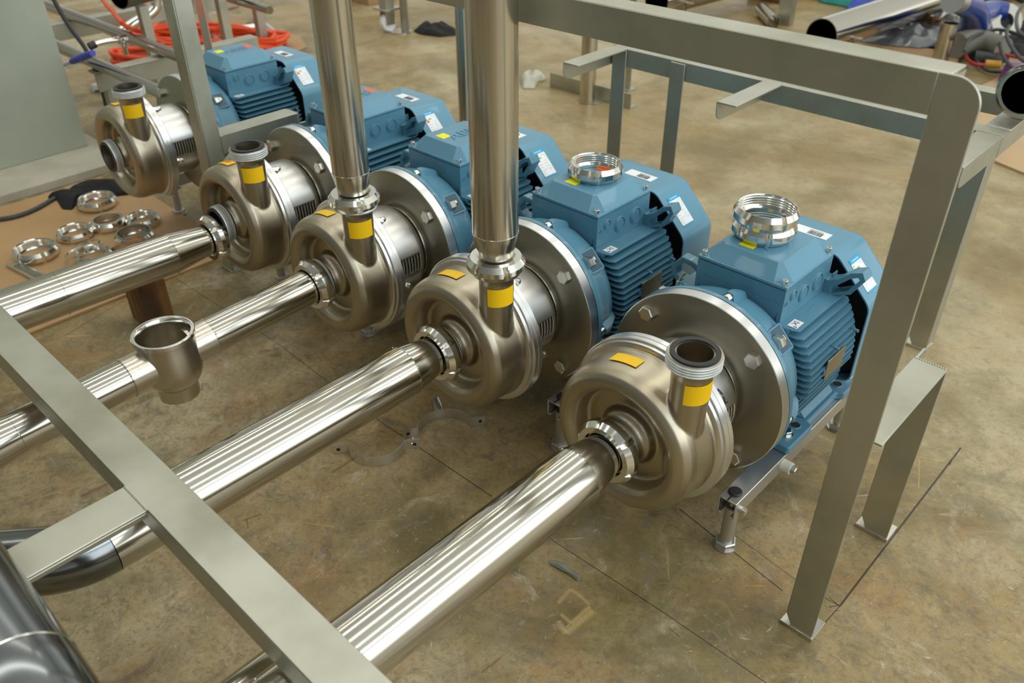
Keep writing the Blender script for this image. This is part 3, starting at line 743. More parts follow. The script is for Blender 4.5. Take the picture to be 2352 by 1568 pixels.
# ------------------------------------------------------------------ pipes
YM = lambda o, ax: frame_mtx(o, (1, 0, 0), (0, 0, 1)) if ax > 0 else frame_mtx(o, (1, 0, 0), (0, 0, -1))
def weld(mb, c, d, r):
    d = Vector(d).normalized(); q = Vector((0, 0, 1)).rotation_difference(d).to_matrix().to_4x4(); q.translation = Vector(c)
    mb.lathe([(r-.0004, -.0012), (r+.0005, -.0004), (r+.0005, .0004), (r-.0004, .0012)], axis='z', n=48, mtx=q)
def tacks(mb, c, d, r, angs):
    d = Vector(d).normalized(); q = Vector((0, 0, 1)).rotation_difference(d).to_matrix().to_4x4(); q.translation = Vector(c)
    for a in angs:
        p = q @ Vector((r*math.cos(a), r*math.sin(a), 0)); bmesh.ops.create_icosphere(mb.bm, subdivisions=1, radius=.0022, matrix=Matrix.Translation(p) @ Matrix.Diagonal((1, 1, .6, 1)))
PR = .0478
def seam(parent, c, d, r, angs=()):
    b = MB(); weld(b, c, d, r); tacks(b, c, d, r, angs); return b.build('weld_seam', M['pipe'], parent)
def inlet_pipe(name, label, A, Bp, r0, r1, seams, nut=True, cone=(.012, .075)):
    """A: point at nut, Bp: far end"""
    A, Bp = Vector(A), Vector(Bp); root = empty(name, A); d = (Bp-A).normalized(); L_ = (Bp-A).length
    q = Vector((0, 0, 1)).rotation_difference(d).to_matrix().to_4x4()
    tag(root, label, 'pipe', 'suction pipes joined to the pumps')
    b = MB()
    if r1 > r0+.002:
        pr = [(r0-.002, -.004), (r0, -.004), (r0, cone[0])]
        pr.append((r1, cone[1]))
        b.lathe(pr, axis='z', n=64, mtx=q); rd = b.build('reducer', M['pipe'], root); s0 = cone[1]
    else:
        s0 = -.004
    b = MB(); b.lathe([(r1, s0), (r1, L_), (r1-.002, L_), (r1-.002, L_-.1)], axis='z', n=64, mtx=q); b.build('pipe_run', M['pipe'], root)
    for s_ in ([s0] if s0 > 0 else [])+seams:
        seam(root, q @ Vector((0, 0, s_)), d, r1, (.6, 2.2, 3.9, 5.2))
    b = MB(); b.lathe([(r0+.0005, -.002), (.0425, -.002), (.0425, -.0005), (r0+.0005, .0005)], axis='z', n=48, mtx=q); b.build('liner', M['polish'], root)
    if nut:
        o = link('union_nut', NUT, root, q @ Matrix.Translation((0, 0, .009)) @ Matrix.Rotation(PI, 4, 'X') @ Matrix.Rotation(.25, 4, 'Z'))
    return root
# nearest (pump 5)
inlet_pipe('suction_pipe', 'nearest wide steel pipe running from the near right pump to the bottom edge', (0, -.262, H), (-.004, -1.75, H), .0370, PR, [.62])
# pump 4, ends in an elbow going down
p4 = inlet_pipe('suction_pipe', 'wide steel pipe from the second nearest pump, ending in a polished elbow at lower left', (XS[1], YS[1]-.262, H), (XS[1]+.0, -.90, H), .0370, PR, [.545])
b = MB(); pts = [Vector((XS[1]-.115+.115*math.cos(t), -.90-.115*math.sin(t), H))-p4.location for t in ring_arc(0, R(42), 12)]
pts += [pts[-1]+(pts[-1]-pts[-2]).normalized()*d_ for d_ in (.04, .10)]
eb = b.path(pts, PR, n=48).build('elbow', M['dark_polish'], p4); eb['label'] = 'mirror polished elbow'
# pump 3: narrower pipe with a tee
PA = Vector((XS[2], YS[2]-.262, H-.004)); PB = px(12, 1004, 0, 0)
Q = px(385, 826, 1, -.62)
dirn = None
PBv = px(20, 1003, 0, XS[2]); print('P3 end', PBv)
r3 = .0372
p3 = inlet_pipe('suction_pipe', 'narrower steel pipe between the middle pump and the cup shaped tee', PA, PA.lerp(PBv, .47), r3, r3, [])
# measured tee axis on the same line
dv = (PBv-PA).normalized()
def onp3(t): return PA+dv*t
tee_t = None
best = 1e9
for k in range(200):
    t = .2+.003*k; c = onp3(t); v = c-CP; sx_ = 1176+FPX*v.dot(RT)/v.dot(FW)
    if abs(sx_-388) < best: best = abs(sx_-388); tee_t = t
TC = onp3(tee_t)
for ch in p3.children:
    pass
for o in list(p3.children)+[p3]: bpy.data.objects.remove(o)
p3 = inlet_pipe('suction_pipe', 'narrower steel pipe between the middle pump and the cup shaped tee', PA, onp3(tee_t-.085), r3, r3, [])
# tee body
tee = empty('valve_tee', TC); tag(tee, 'round stainless cup shaped tee with an open flanged mouth facing up', 'pipe fitting')
b = MB(); pr = [(.0365, -.088), (.0385, -.088), (.0385, -.064), (.0395, -.058)]
for k in range(10):
    a = R(-46+k*5.1); pr.append((.0572*math.cos(a), -.018+.0572*math.sin(a)))
pr += [(.0570, -.010), (.0565, .002), (.0557, .014), (.0545, .026), (.0533, .038), (.0530, .0535)]
prc = [p for p in pr]
inner = [(.0505, .0535), (.0500, .03), (.054, -.01), (.050, -.035), (.0370, -.058), (.0365, -.088)]
b.lathe(prc+inner, axis='z', n=72, closed=True); b.build('tee_body', M['satin'], tee)
b = MB(); b.lathe([(.050, .046), (.0560, .046), (.0582, .048), (.0582, .0555), (.0570, .057), (.0535, .057), (.0530, .055), (.0505, .055), (.0480, .0500), (.0475, .046)], axis='z', n=96, closed=True); b.build('mouth_ring', M['polish'], tee)
qd = Vector((0, 0, 1)).rotation_difference(dv).to_matrix().to_4x4()
b = MB(); b.lathe([(r3+.0006, -.0875), (r3+.0006, -.04)], axis='z', n=48, mtx=qd); b.build('side_collar', M['satin'], tee)
b = MB(); b.lathe([(r3+.0006, .04), (r3+.0006, .0875)], axis='z', n=48, mtx=qd); b.build('side_collar', M['satin'], tee)
for s_ in (-.0865, .0865): seam(tee, dv*s_, dv, r3+.0007, (.6, 1.9, 3.5, 5.2))
q3 = empty('suction_pipe', onp3(tee_t+.088)); tag(q3, 'steel pipe with a reducer running from the cup shaped tee to the left edge', 'pipe')
b = MB(); b.lathe([(r3, 0), (r3, .10), (r3+.001, .20), (PR-.003, .27), (PR-.003, .9)], axis='z', n=56, mtx=qd); b.build('pipe_run', M['pipe'], q3)
seam(q3, dv*.2, dv, r3+.001); seam(q3, dv*.27, dv, PR-.003); seam(q3, dv*.36, dv, PR-.003, (.6, 2.2, 4))
# pump 2: loose pipe, nut hanging just short of the inlet
A2 = px(484, 549, 0, XS[3]); B2 = px(18, 716, 0, XS[3]); print('P2', A2, B2)
p2 = inlet_pipe('suction_pipe', 'wide steel pipe resting on a wooden block, its nut just off the open pump inlet', A2, A2+(B2-A2).normalized()*1.2, .0355, PR, [.36], cone=(.014, .105))
# nearer sixth pipe passing under the beam at the bottom edge
a6 = px(655, 1522, 2, .25); b = MB(); s6 = empty('steel_pipe', (a6.x-.0, -.86, .25)); tag(s6, 'short end of a steel pipe showing below the front beam at the bottom edge', 'pipe')
b.tube((0, .03, 0), (0, -.6, 0), .03); b.build('pipe_run', M['pipe'], s6)
# upright pipes
def riser(label, base, top, r, seam, r0=.0305, lean=Vector((0, 0, 1))):
    root = empty('riser_pipe', base); tag(root, label, 'pipe', 'upright pipes on the pump outlets')
    q = Vector((0, 0, 1)).rotation_difference(lean.normalized()).to_matrix().to_4x4()
    b = MB(); pr = [(r0-.002, 0), (r0, 0), (r0, .008)]
    for k in range(7):
        t = k/6; pr.append((r0+(r-r0)*(t*.5+.5*t*t*(3-2*t)), .008+(seam-.008)*t))
    b.lathe(pr, axis='z', n=56, mtx=q); b.build('reducer', M['pipe_v'], root)
    b = MB(); b.lathe([(r, seam), (r, top)], axis='z', n=56, mtx=q); b.build('pipe_run', M['pipe_v'], root)
    b = MB(); weld(b, q @ Vector((0, 0, seam)), q @ Vector((0, 0, 1)), r); tacks(b, q @ Vector((0, 0, seam)), q @ Vector((0, 0, 1)), r, (3.6, 4.3, 5.0, 5.6)); b.build('weld_seam', M['pipe_v'], root)
    b = MB(); b.lathe([(r0, .002), (.037, .002), (.037, -.002), (r0, -.002)], axis='z', n=40, mtx=q); b.build('liner', M['polish'], root)
    link('union_nut', NUT_S, root, Matrix.Translation((0, 0, .0075)) @ Matrix.Rotation(PI, 4, 'X') @ Matrix.Rotation(.42, 4, 'Z'))
    return root
riser('thinner upright steel pipe rising from the outlet of the middle pump', (XS[2]+.0885, -.1965, H+.2085), .75, .0365, .052)
riser('thick upright steel pipe rising from the second nearest pump outlet, right of the other one', (XS[1]+.0935, -.1915, H+.2085), .75, .0395, .055)

# ------------------------------------------------------------------ frames
TH = .004
def rounded(x0, x1, z0, z1, rr, corner):
    """rectangle outline with one rounded corner: 'tr' or 'tl' """
    pts = [(x0, z0), (x1, z0)]
    if corner == 'tr':
        pts += [(x1-rr+rr*math.cos(a), z1-rr+rr*math.sin(a)) for a in ring_arc(0, PI/2, 10)]; pts += [(x0, z1)]
    return pts
def base_shoe(x0, x1, y0, y1, parent, open_left=True):
    b = MB(); b.box(x0-.006, x1+.002, y0-.002, y1, 0, .004); b.box(x0-.006, x1+.002, y0-.002, y0+.002, .004, .009)
    b.cyl((x0+.012, y0+.022, .004), (x0+.012, y0+.022, .030), .006, n=12)
    o = b.build('base_shoe', M['bolt'], parent, bevel=.0006); return o
def leg_web(x0, x1, y, z0, z1, flange_x, depth, parent, name='leg'):
    """web faces -y; flange on side flange_x ('l'/'r'); bottom left corner chamfered"""
    b = MB(); c = .014
    b.prism([(x0+c, z0), (x1, z0), (x1, z1), (x0, z1), (x0, z0+.024)], 'y', y, y+TH)
    if flange_x == 'l': b.box(x0, x0+TH, y+TH, y+depth, z0+.026, z1)
    else: b.box(x1-TH, x1, y+TH, y+depth, z0+.01, z1)
    return b.build(name, M['frame'], parent, bevel=.0012)
# big frame
yA, zT, zB, xL, xR = -.1245, .9365, .8885, .2982, .3487
F1 = empty('pipe_support_frame', (0, 0, 0)); tag(F1, 'tall grey steel portal frame with two posts and a high rail over the pumps', 'frame')
rr = .032
b = MB(); web = [(xL, .006), (xR, .006)] + [(xR-rr+rr*math.cos(a), zT-rr+rr*math.sin(a)) for a in ring_arc(0, PI/2, 12)] + [(xL-.0, zT), (xL, .03)]
web = [(xL+.014, .006), (xR, .006)] + [(xR-rr+rr*math.cos(a), zT-rr+rr*math.sin(a)) for a in ring_arc(0, PI/2, 12)] + [(xL, zT), (xL, .032)]
b.prism(web, 'y', yA, yA+TH); b.box(xL, xL+TH, yA+TH, yA+.047, .034, zT-.001); b.build('leg', M['frame'], F1, bevel=.0012)
b = MB(); b.box(-1.512, xL, yA, yA+TH, zB, zT); b.box(-1.512, xL+.012, yA+TH, yA+.048, zT-TH, zT); b.box(xL+.008, xL+.012, yA+.010, yA+.048, zT-.034, zT-TH)
b.build('top_rail', M['frame'], F1, bevel=.0012)
b = MB(); b.box(-1.511, -1.4605, yA, yA+TH, .006, zB); b.box(-1.4645, -1.4605, yA+TH, yA+.05, .02, zB); b.build('leg', M['frame'], F1, bevel=.0012)
ZL, y3, x3l = .403, .1744, .2943
b = MB(); b.box(x3l, xR, yA+.05, y3, ZL-TH, ZL); b.box(x3l, x3l+TH, yA+.05, y3, ZL-.05, ZL-TH); b.build('low_bracket', M['frame'], F1, bevel=.001)
b = MB(); c = .014; b.prism([(x3l+c, .006), (xR, .006), (xR, ZL-TH), (x3l, ZL-TH), (x3l, .034)], 'y', y3, y3+TH); b.box(x3l, x3l+TH, y3+TH, y3+.046, .034, ZL-TH); b.build('short_leg', M['frame'], F1, bevel=.001)
b = MB(); weld(b, (.32, y3, ZL), (1, 0, 0), .001)
base_shoe(xL, xR, yA, yA+.05, F1); base_shoe(x3l, xR, y3, y3+.05, F1); base_shoe(-1.511, -1.4605, yA, yA+.05, F1)
b = MB(); b.box(-1.520, -1.4605, yA+.05, .17, ZL-TH, ZL); b.box(-1.4645, -1.4605, yA+.05, .17, ZL-.052, ZL-TH); b.build('low_bracket', M['frame'], F1, bevel=.001)
b = MB(); b.box(-1.515, -1.4605, .17, .174, .006, ZL); b.box(-1.4645, -1.4605, .174, .22, .02, ZL-.03); b.build('short_leg', M['frame'], F1, bevel=.001)
b = MB()
for z in ring_arc(.36, .4, 16): bmesh.ops.create_icosphere(b.bm, subdivisions=1, radius=.0028, matrix=Matrix.Translation((-1.4605, yA+.052, z)))
b.build('weld_bead', M['frame'], F1); b = MB()
for x in ring_arc(x3l+.003, xR-.003, 12): bmesh.ops.create_icosphere(b.bm, subdivisions=1, radius=.0024, matrix=Matrix.Translation((x, y3+.001, ZL-.0005)))
b.build('weld_bead', M['frame'], F1)

# second frame, lower, behind the motors
F2 = empty('pipe_support_frame', (0, 0, 0)); tag(F2, 'low grey steel frame behind the motors with short pipe rests pointing forward', 'frame')
z2, y2 = .556, .870; x2l, x2r = .1145, .166
b = MB(); b.box(-.885, x2r, y2, y2+TH, z2-.05, z2); b.box(-.885, x2r, y2+TH, y2+.05, z2-TH, z2); b.build('rail', M['frame'], F2, bevel=.001)
for k, (xa, xb) in enumerate(((-.885, -.832), (-.405, -.353))):
    b = MB(); ye = .655
    b.box(xa, xb, ye, y2, z2-TH, z2)
    b.prism([(y2, z2-TH), (y2, z2-.05)]+[(ye+.026-.026*math.sin(a), z2-.05+.026-.026*math.cos(a)) for a in ring_arc(0, PI/2, 8)]+[(ye, z2-TH)], 'x', xa, xa+.003)
    b.build('pipe_rest', M['frame'], F2, bevel=.0008)
b = MB(); xa, xb, ye = .113, .166, .640
b.box(xa, xb, ye, y2, z2-TH, z2); b.prism([(y2, z2-TH), (y2, z2-.05)]+[(ye+.022-.022*math.sin(a), z2-.05+.022-.022*math.cos(a)) for a in ring_arc(0, PI/2, 8)]+[(ye, z2-TH)], 'x', xb-.003, xb)
b.build('pipe_rest', M['frame'], F2, bevel=.0008)
b = MB(); b.box(xa, xb, y2+.05, 1.9, z2-TH, z2); b.box(xb-TH, xb, y2+.05, 1.9, z2-.05, z2-TH); b.box(xa, xb, y2, y2+.05, z2-TH, z2+.0003); b.box(xb-TH, xb, y2, y2+.05, z2-.05, z2-TH); b.build('side_rail', M['frame'], F2, bevel=.001)
b = MB(); b.box(-1.2, xa, 1.158, 1.162, z2-.05, z2); b.box(-1.2, xa, 1.162, 1.205, z2-TH, z2)
b.bm.clear(); b.box(-.16, xa, 1.158, 1.162, z2-.05, z2); b.box(-.16, xa, 1.162, 1.205, z2-TH, z2); b.build('cross_rail', M['frame'], F2, bevel=.001)
for (xa, xb) in ((-.877, -.829), (-.680, -.634)):
    leg_web(xa, xb, y2-.006, .006, z2-TH, 'l', .045, F2)
leg_web(.112, .160, y2-.02, .006, z2-TH, 'r', .05, F2)
b = MB(); 
for xa in (-.877, -.680, .112): base_shoe(xa, xa+.048, y2-.02, y2+.03, F2)
for y in (y2+.001, y2+.05):
  b = MB()
  for x in ring_arc(.116, .164, 12):
    bmesh.ops.create_icosphere(b.bm, subdivisions=1, radius=.0022, matrix=Matrix.Translation((x, y, z2)))
  b.build('weld_bead', M['frame'], F2)

# front low beam crossing over the pipes
F3 = empty('pipe_support_frame', (0, 0, 0)); tag(F3, 'grey flat steel beam crossing over the pipes at lower left, with a short cross arm', 'frame')
b = MB(); b.box(-1.5, .42, -.860, -.800, ZL-TH, ZL); b.box(-1.5, .42, -.860, -.856, ZL-.05, ZL-TH); b.build('beam', M['frame'], F3, bevel=.0012)
b = MB(); b.box(-.368, -.303, -1.50, -.860, ZL-TH, ZL); b.box(-.307, -.303, -1.50, -.862, ZL-.012, ZL-TH); b.build('cross_arm', M['frame'], F3, bevel=.001)
b = MB()
for x in ring_arc(-.366, -.305, 14): bmesh.ops.create_icosphere(b.bm, subdivisions=1, radius=.0028, matrix=Matrix.Translation((x, -.8605, ZL-.0003)))
b.build('weld_bead', M['frame'], F3)
for x in (-1.45, .38):
    b = MB(); b.box(x-.025, x+.025, -.856, -.852, 0, ZL-TH); b.box(x-.025, x-.021, -.852, -.81, 0, ZL-TH); b.build('leg', M['frame'], F3)
b = MB(); b.box(-.36, -.31, -1.48, -1.476, 0, ZL-TH); b.box(-.36, -.356, -1.476, -1.44, 0, ZL-TH); b.build('leg', M['frame'], F3)
# mirror polished pipe at the lower left corner
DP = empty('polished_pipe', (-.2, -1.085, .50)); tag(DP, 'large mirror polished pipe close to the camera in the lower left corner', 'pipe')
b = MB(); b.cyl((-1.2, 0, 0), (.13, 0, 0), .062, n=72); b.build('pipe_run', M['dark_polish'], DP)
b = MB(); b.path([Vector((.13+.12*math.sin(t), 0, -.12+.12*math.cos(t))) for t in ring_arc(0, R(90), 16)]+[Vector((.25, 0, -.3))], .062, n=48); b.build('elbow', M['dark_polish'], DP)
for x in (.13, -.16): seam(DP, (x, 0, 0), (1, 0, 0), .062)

# ------------------------------------------------------------------ left background
def slab(name, pts, z0, z1, m_, label=None, cat=None, kind=None, parent=None, bevel=.002):
    b = MB(); b.prism([(p[0], p[1]) for p in pts], 'z', z0, z1); o = b.build(name, m_, parent, bevel=bevel, smooth=False); tag(o, label, cat, kind=kind); return o
def F(x, y, z=0): v = px(x, y, 2, z); return (v.x, v.y)
slab('concrete_plinth', [(-3.3, -1.6), (-2.455, -1.6), (-2.455, .05), (-3.3, .05)], 0, .03, M['concrete'], 'pale concrete plinth under the grey green column', 'plinth')
b = MB(); b.box(-3.2, -2.69, -1.6, .0, .03, 2.6); tag(b.build('steel_column', M['pillar'], bevel=.003, smooth=False), 'wide grey green painted column at the upper left corner', 'column')
bd = slab('brown_board', [(-1.555, -1.5), (-1.568, -.093), (-1.86, -.035), (-2.12, -.03), (-2.42, -.08), (-2.42, -1.5)], 0, .008, M['plywood'], 'brown board on the floor at left carrying loose nuts', 'board', bevel=.001)
ZB = .008
for i, (x, y, rr_, fl_, lab) in enumerate([(82, 577, .064, 0, 'leftmost loose nut on the brown board, nearest the wrench'), (172, 533, .054, 0, 'loose nut on the brown board, between the leftmost one and the upside down one'),
        (223, 462, .062, 0, 'farthest loose nut on the brown board, touching the black cloth'), (247, 509, .055, 1, 'loose nut on the brown board lying with its narrow opening up'),
        (328, 502, .053, 0, 'rightmost loose nut on the brown board, under the farthest pump'), (309, 541, .058, 0, 'loose nut with a grey seal rim, right behind the wide pipe'),
        (214, 583, .053, 0, 'loose nut half hidden by the wide pipe, with a thin ring on it')]):
    p = px(x, y, 2, ZB+.018); sc = rr_/.0572
    o = put_nut((p.x, p.y, ZB), lab, 'nut', 'loose nuts on the brown board', rot=.4*i, flip=bool(fl_), scale=sc)
    if i == 5:
        b = MB(); b.lathe([(.046, .029), (.0505, .029), (.051, .033), (.0455, .033)], axis='z', n=48, closed=True); b.build('seal_rim', M['greyhose'], o)
p = px(198, 575, 2, .04)
b = MB(); b.lathe([(.050, 0), (.054, 0), (.054, .007), (.050, .007)], axis='z', n=64, closed=True); o = b.build('thin_ring', M['polish']); o.location = (p.x-.01, p.y-.005, .040); o.rotation_euler = (R(12), R(-14), 0); tag(o, 'thin bright ring leaning on a loose nut behind the wide pipe', 'ring')
# wrench
w0 = px(30, 610, 2, ZB); w1 = px(120, 655, 2, ZB); q = frame_mtx((w0.x, w0.y, ZB), (w1.x-w0.x, w1.y-w0.y, 0), (0, 0, 1)); q = frame_mtx((w0.x, w0.y, ZB), (w1.x-w0.x, w1.y-w0.y, 0), Vector((0, 0, 1)).cross(Vector((w1.x-w0.x, w1.y-w0.y, 0))))
b = MB(); hole = 8; L_ = (w1-w0).length
outl = [(-.016*math.sin(a)-0.0, -.016*math.cos(a)) for a in ring_arc(0, PI, 12)]; outl = [(-.016*math.sin(a), .016*math.cos(a)) for a in ring_arc(0, PI, 12)]+[(L_, -.019), (L_+.10, -.019), (L_+.13, -.03), (L_+.16, 0), (L_+.13, .03), (L_+.10, .019), (L_, .019)]
b.prism(outl, 'z', 0, .011, q); wr = b.build('adjustable_wrench', M['bolt'], bevel=.002, smooth=False); tag(wr, 'steel wrench on the brown board, half hidden by the wide pipe', 'wrench')
b = MB(); b.cyl(q @ Vector((.0, 0, .0112)), q @ Vector((0, 0, .0115)), .0095); b.build('hanging_hole', M['plywood'], wr)
b = MB(); b.box(.025, L_+.07, -.010, .010, .0112, .0118, q); b.build('handle_recess', M['disc'], wr)
# cloths
def cloth(name, pts, z0, h, m_, label, cat, seed=0, n=26, rough_=1.0):
    """crumpled heap over an outline (world xy polygon)"""
    cx = sum(p[0] for p in pts)/len(pts); cy = sum(p[1] for p in pts)/len(pts)
    b = MB(); N = len(pts); rings = []; M_ = 9; S_ = 5
    edge = []
    for i in range(N):
        a, c = Vector(pts[i]), Vector(pts[(i+1) % N])
        for k in range(S_): edge.append(a.lerp(c, k/S_))
    for j in range(M_+1):
        t = j/M_; ring = []
        for e in edge:
            x = e.x+(cx-e.x)*t; y = e.y+(cy-e.y)*t
            f = min(1, t*3.2)**.6
            nz = noise.noise(Vector((x*14+seed, y*14, 0)))*.55+noise.noise(Vector((x*34+seed, y*34, 3)))*.35
            ring.append(b.bm.verts.new((x, y, z0+.003+h*f*(.55+nz*rough_))) if j < M_ else None)
        rings.append(ring)
    top = b.bm.verts.new((cx, cy, z0+h*.6)); ne = len(edge)
    base = [b.bm.verts.new((e.x, e.y, z0)) for e in edge]
    for k in range(ne): b.bm.faces.new((base[k], base[(k+1) % ne], rings[0][(k+1) % ne], rings[0][k]))
    for j in range(M_-1):
        for k in range(ne): b.bm.faces.new((rings[j][k], rings[j][(k+1) % ne], rings[j+1][(k+1) % ne], rings[j+1][k]))
    for k in range(ne): b.bm.faces.new((rings[M_-1][k], rings[M_-1][(k+1) % ne], top))
    b.bm.faces.new(base[::-1])
    o = b.build(name, m_, angle=70); sm = o.modifiers.new('sub', 'SUBSURF'); sm.levels = 1; sm.render_levels = 2
    tag(o, label, cat); return o
cloth('black_cloth', [F(105, 448, .02), F(150, 436, .02), F(175, 412, .03), F(235, 398, .03), F(300, 410, .02), F(310, 445, .01), F(250, 452, .01), F(180, 462, .01), F(165, 482, .01), F(142, 480, .01), F(130, 460, .01)], ZB, .035, M['cloth'], 'crumpled black cloth at the edge of the brown board', 'cloth', 2)
def cable(name, pts, r, m_, label, cat='cable', group=None, parent=None):
    b = MB(); b.path(spline(pts, 8), r, n=10); o = b.build(name, m_, parent); tag(o, label, cat, group); return o
cable('black_cable', [px(x, y, 2, ZB+.008) for x, y in ((-40, 503), (0, 503), (45, 494), (85, 478), (125, 455))], .007, M['cable'], 'black cable lying on the brown board, leading into the black cloth')
cable('hanging_cable', [px(x, y, 0, -2.74) for x, y in ((112, -40), (124, 0), (160, 62), (196, 112), (220, 165), (234, 205), (243, 240), (247, 270))]+[px(252, 320, 2, .02), px(262, 335, 2, .009)], .008, M['cable'], 'black cable hanging down beside the grey green column')
# rails of the rack behind the far pump
rk = empty('pipe_rack', (-2.6, .3, 0)); tag(rk, 'low steel rack of flat beams behind the farthest pump', 'rack')
for (xa, xb, z0, z1, ya, yb) in ((-2.62, -2.612, .235, .30, .07, .75), (-3.45, -3.442, .235, .30, .07, 1.3)):
    b = MB(); b.box(xa-rk.location.x, xb-rk.location.x, ya-.3, yb-.3, z0, z1); b.box(xa-.05-rk.location.x, xb-rk.location.x, ya-.3, yb-.3, z1, z1+.006); b.build('beam', M['frame'], rk, bevel=.001)
    for y in (.10, yb-.05):
        b = MB(); b.box(xa-.04-rk.location.x, xa-rk.location.x, y-.3, y-.255, 0, z0+.03); b.build('leg', M['frame'], rk, bevel=.001)
for (y, z, r_, xa, xb, lab) in ((.345, .331, .022, -4.6, -2.25, 'farther of the two bright round pipes lying behind the farthest pump'), (.095, .331, .022, -4.2, -2.06, 'nearer of the two bright round pipes lying behind the farthest pump'), (1.0, .324, .018, -4.4, -2.9, 'thin dull pipe farthest back on the rack')):
    o = empty('round_pipe', (xb, y, z)); tag(o, lab, 'pipe', 'pipes lying on the rack'); b = MB(); b.cyl((xa-xb, 0, 0), (0, 0, 0), r_, n=32); b.build('pipe_run', M['pipe'], o)
hb = px(190, 133, 1, .12); h0 = px(148, 148, 1, .04); h1 = px(213, 122, 1, .04)
o = empty('hand_brush', (h0.x, h0.y, h0.z)); tag(o, 'blue plastic tool handle sticking out beside the grey green column', 'tool'); d = (h1-h0)
b = MB(); b.path(spline([d*.28, d*.4, d*.6, d*.8, d], 5), lambda t: .010+.003*math.sin(t*PI)+.0008*math.sin(t*40), n=16); b.build('handle', M['bluehandle'], o)
b = MB(); b.cyl(d*-.6, d*.3, .007); b.build('shaft', M['white'], o)
# clamp assembly standing on the rack
o = empty('clamp_fitting', px(290, 125, 2, .30)); tag(o, 'small bright valve fitting with an elbow arm standing on the rack', 'fitting')
b = MB(); b.cyl((0, 0, 0), (0, 0, .055), .010); b.build('stem', M['polish'], o)
b = MB(); b.path(spline([(0, 0, .055), (0, -.03, .060), (0, -.07, .062), (.0, -.105, .060)], 6), .010, n=16); b.build('elbow_arm', M['polish'], o)
b = MB(); b.lathe([(.001, .045), (.021, .045), (.023, .055), (.021, .068), (.001, .068)], axis='z', n=24); b.build('clamp_ring', M['polish'], o)
b = MB(); b.cyl((0, -.105, .060), (0, -.13, .055), .014); b.build('black_end', M['black'], o)
cloth('work_glove', [F(205, 208), F(222, 190), F(238, 182), (-2.75, .32), F(232, 205), F(215, 215)], 0, .05, M['glove'], 'pale knitted glove on the floor behind the farthest pump', 'glove', 5)
# far left: bent chrome tube and dark cylinder
o = empty('bent_tube', px(335, 30, 0, -3.3)); tag(o, 'short bent chrome tube at the top left', 'tube')
b = MB(); b.path(spline([(0, .08, .25), (0, .06, .05), (0, .03, .0), (0, -.06, -.03), (0, -.14, -.06)], 8), .022, n=16); b.build('tube', M['polish'], o)
b = MB(); b.cyl((0, -.14, -.06), (0, -.17, -.07), .026); b.build('black_end', M['black'], o)
c0 = px(270, -14, 2, .45); b = MB(); b.tube((0, 0, 0), (-.15, .6, .02), .062, wall=.004); o = b.build('wide_steel_tube', M['dark_polish']); o.location = c0; tag(o, 'wide dark steel tube at the top edge behind the rack', 'tube')
for dx, dy in ((-.1, .1), (-.3, .5)):
    b = MB(); zt_ = c0.z-.066; b.box(-.02, .02, -.02, .02, 0, zt_); 
    sp_ = b.build('tube_stand', M['frame'], None, bevel=.001); sp_.location = (c0.x+dx*.3, c0.y+dy, 0); tag(sp_, 'plain steel post under the %s part of the wide dark tube' % ('nearer' if dy < .5 else 'farther'), 'stand', 'posts under the dark tube')
# cardboard and orange hoses
slab('cardboard_sheet', [F(478, 128), F(520, 55), F(600, 60), F(690, 85), F(705, 110), F(600, 150), F(505, 150)], 0, .006, M['card'], 'large cardboard sheet on the floor behind the farthest motor', 'cardboard')
slab('cardboard_piece', [F(470, 60), F(540, 45), F(575, 52), F(540, 75), F(480, 82)], .006, .010, M['card'], 'smaller cardboard piece under the tube cart', 'cardboard')
def coil(cx, cy, rx, ry, n, r, label, seed, rot=0):
    rd = random.Random(seed); pts = []
    for i in range(n*14):
        a = 2*PI*i/14; t = i/(n*14); k = 1+rd.uniform(-.14, .14)
        x, y = rx*k*math.cos(a), ry*k*math.sin(a); pts.append((cx+x*math.cos(rot)-y*math.sin(rot), cy+x*math.sin(rot)+y*math.cos(rot), r*1.1+t*.05+rd.uniform(0, .02)))
    b = MB(); b.path(spline(pts, 3), r, n=8); tag(b.build('orange_hose', M['hose']), label, 'hose', 'coiled orange hoses')
c = px(478, 108, 2, .0); coil(c.x, c.y, .42, .15, 9, .011, 'big orange hose coil on the floor behind the farthest motor', 1, R(35))
c = px(395, 150, 2, .0); coil(c.x, c.y, .26, .13, 5, .011, 'smaller orange hose coil seen through the rack, left of the frame post', 2, R(40))
cable('orange_hose', [px(x, y, 2, .40) for x, y in ((228, -12), (245, 12), (262, 30), (290, 60))]+[px(330, 70, 2, .02)], .009, M['hose'], 'orange hose line crossing the rack at the top left', 'hose')
cable('orange_hose', [px(x, y, 2, .02) for x, y in ((270, 0), (310, 8), (360, 20), (380, 35), (355, 60), (345, 85), (400, 95))], .010, M['hose'], 'orange hose line running on the floor toward the big coil', 'hose')
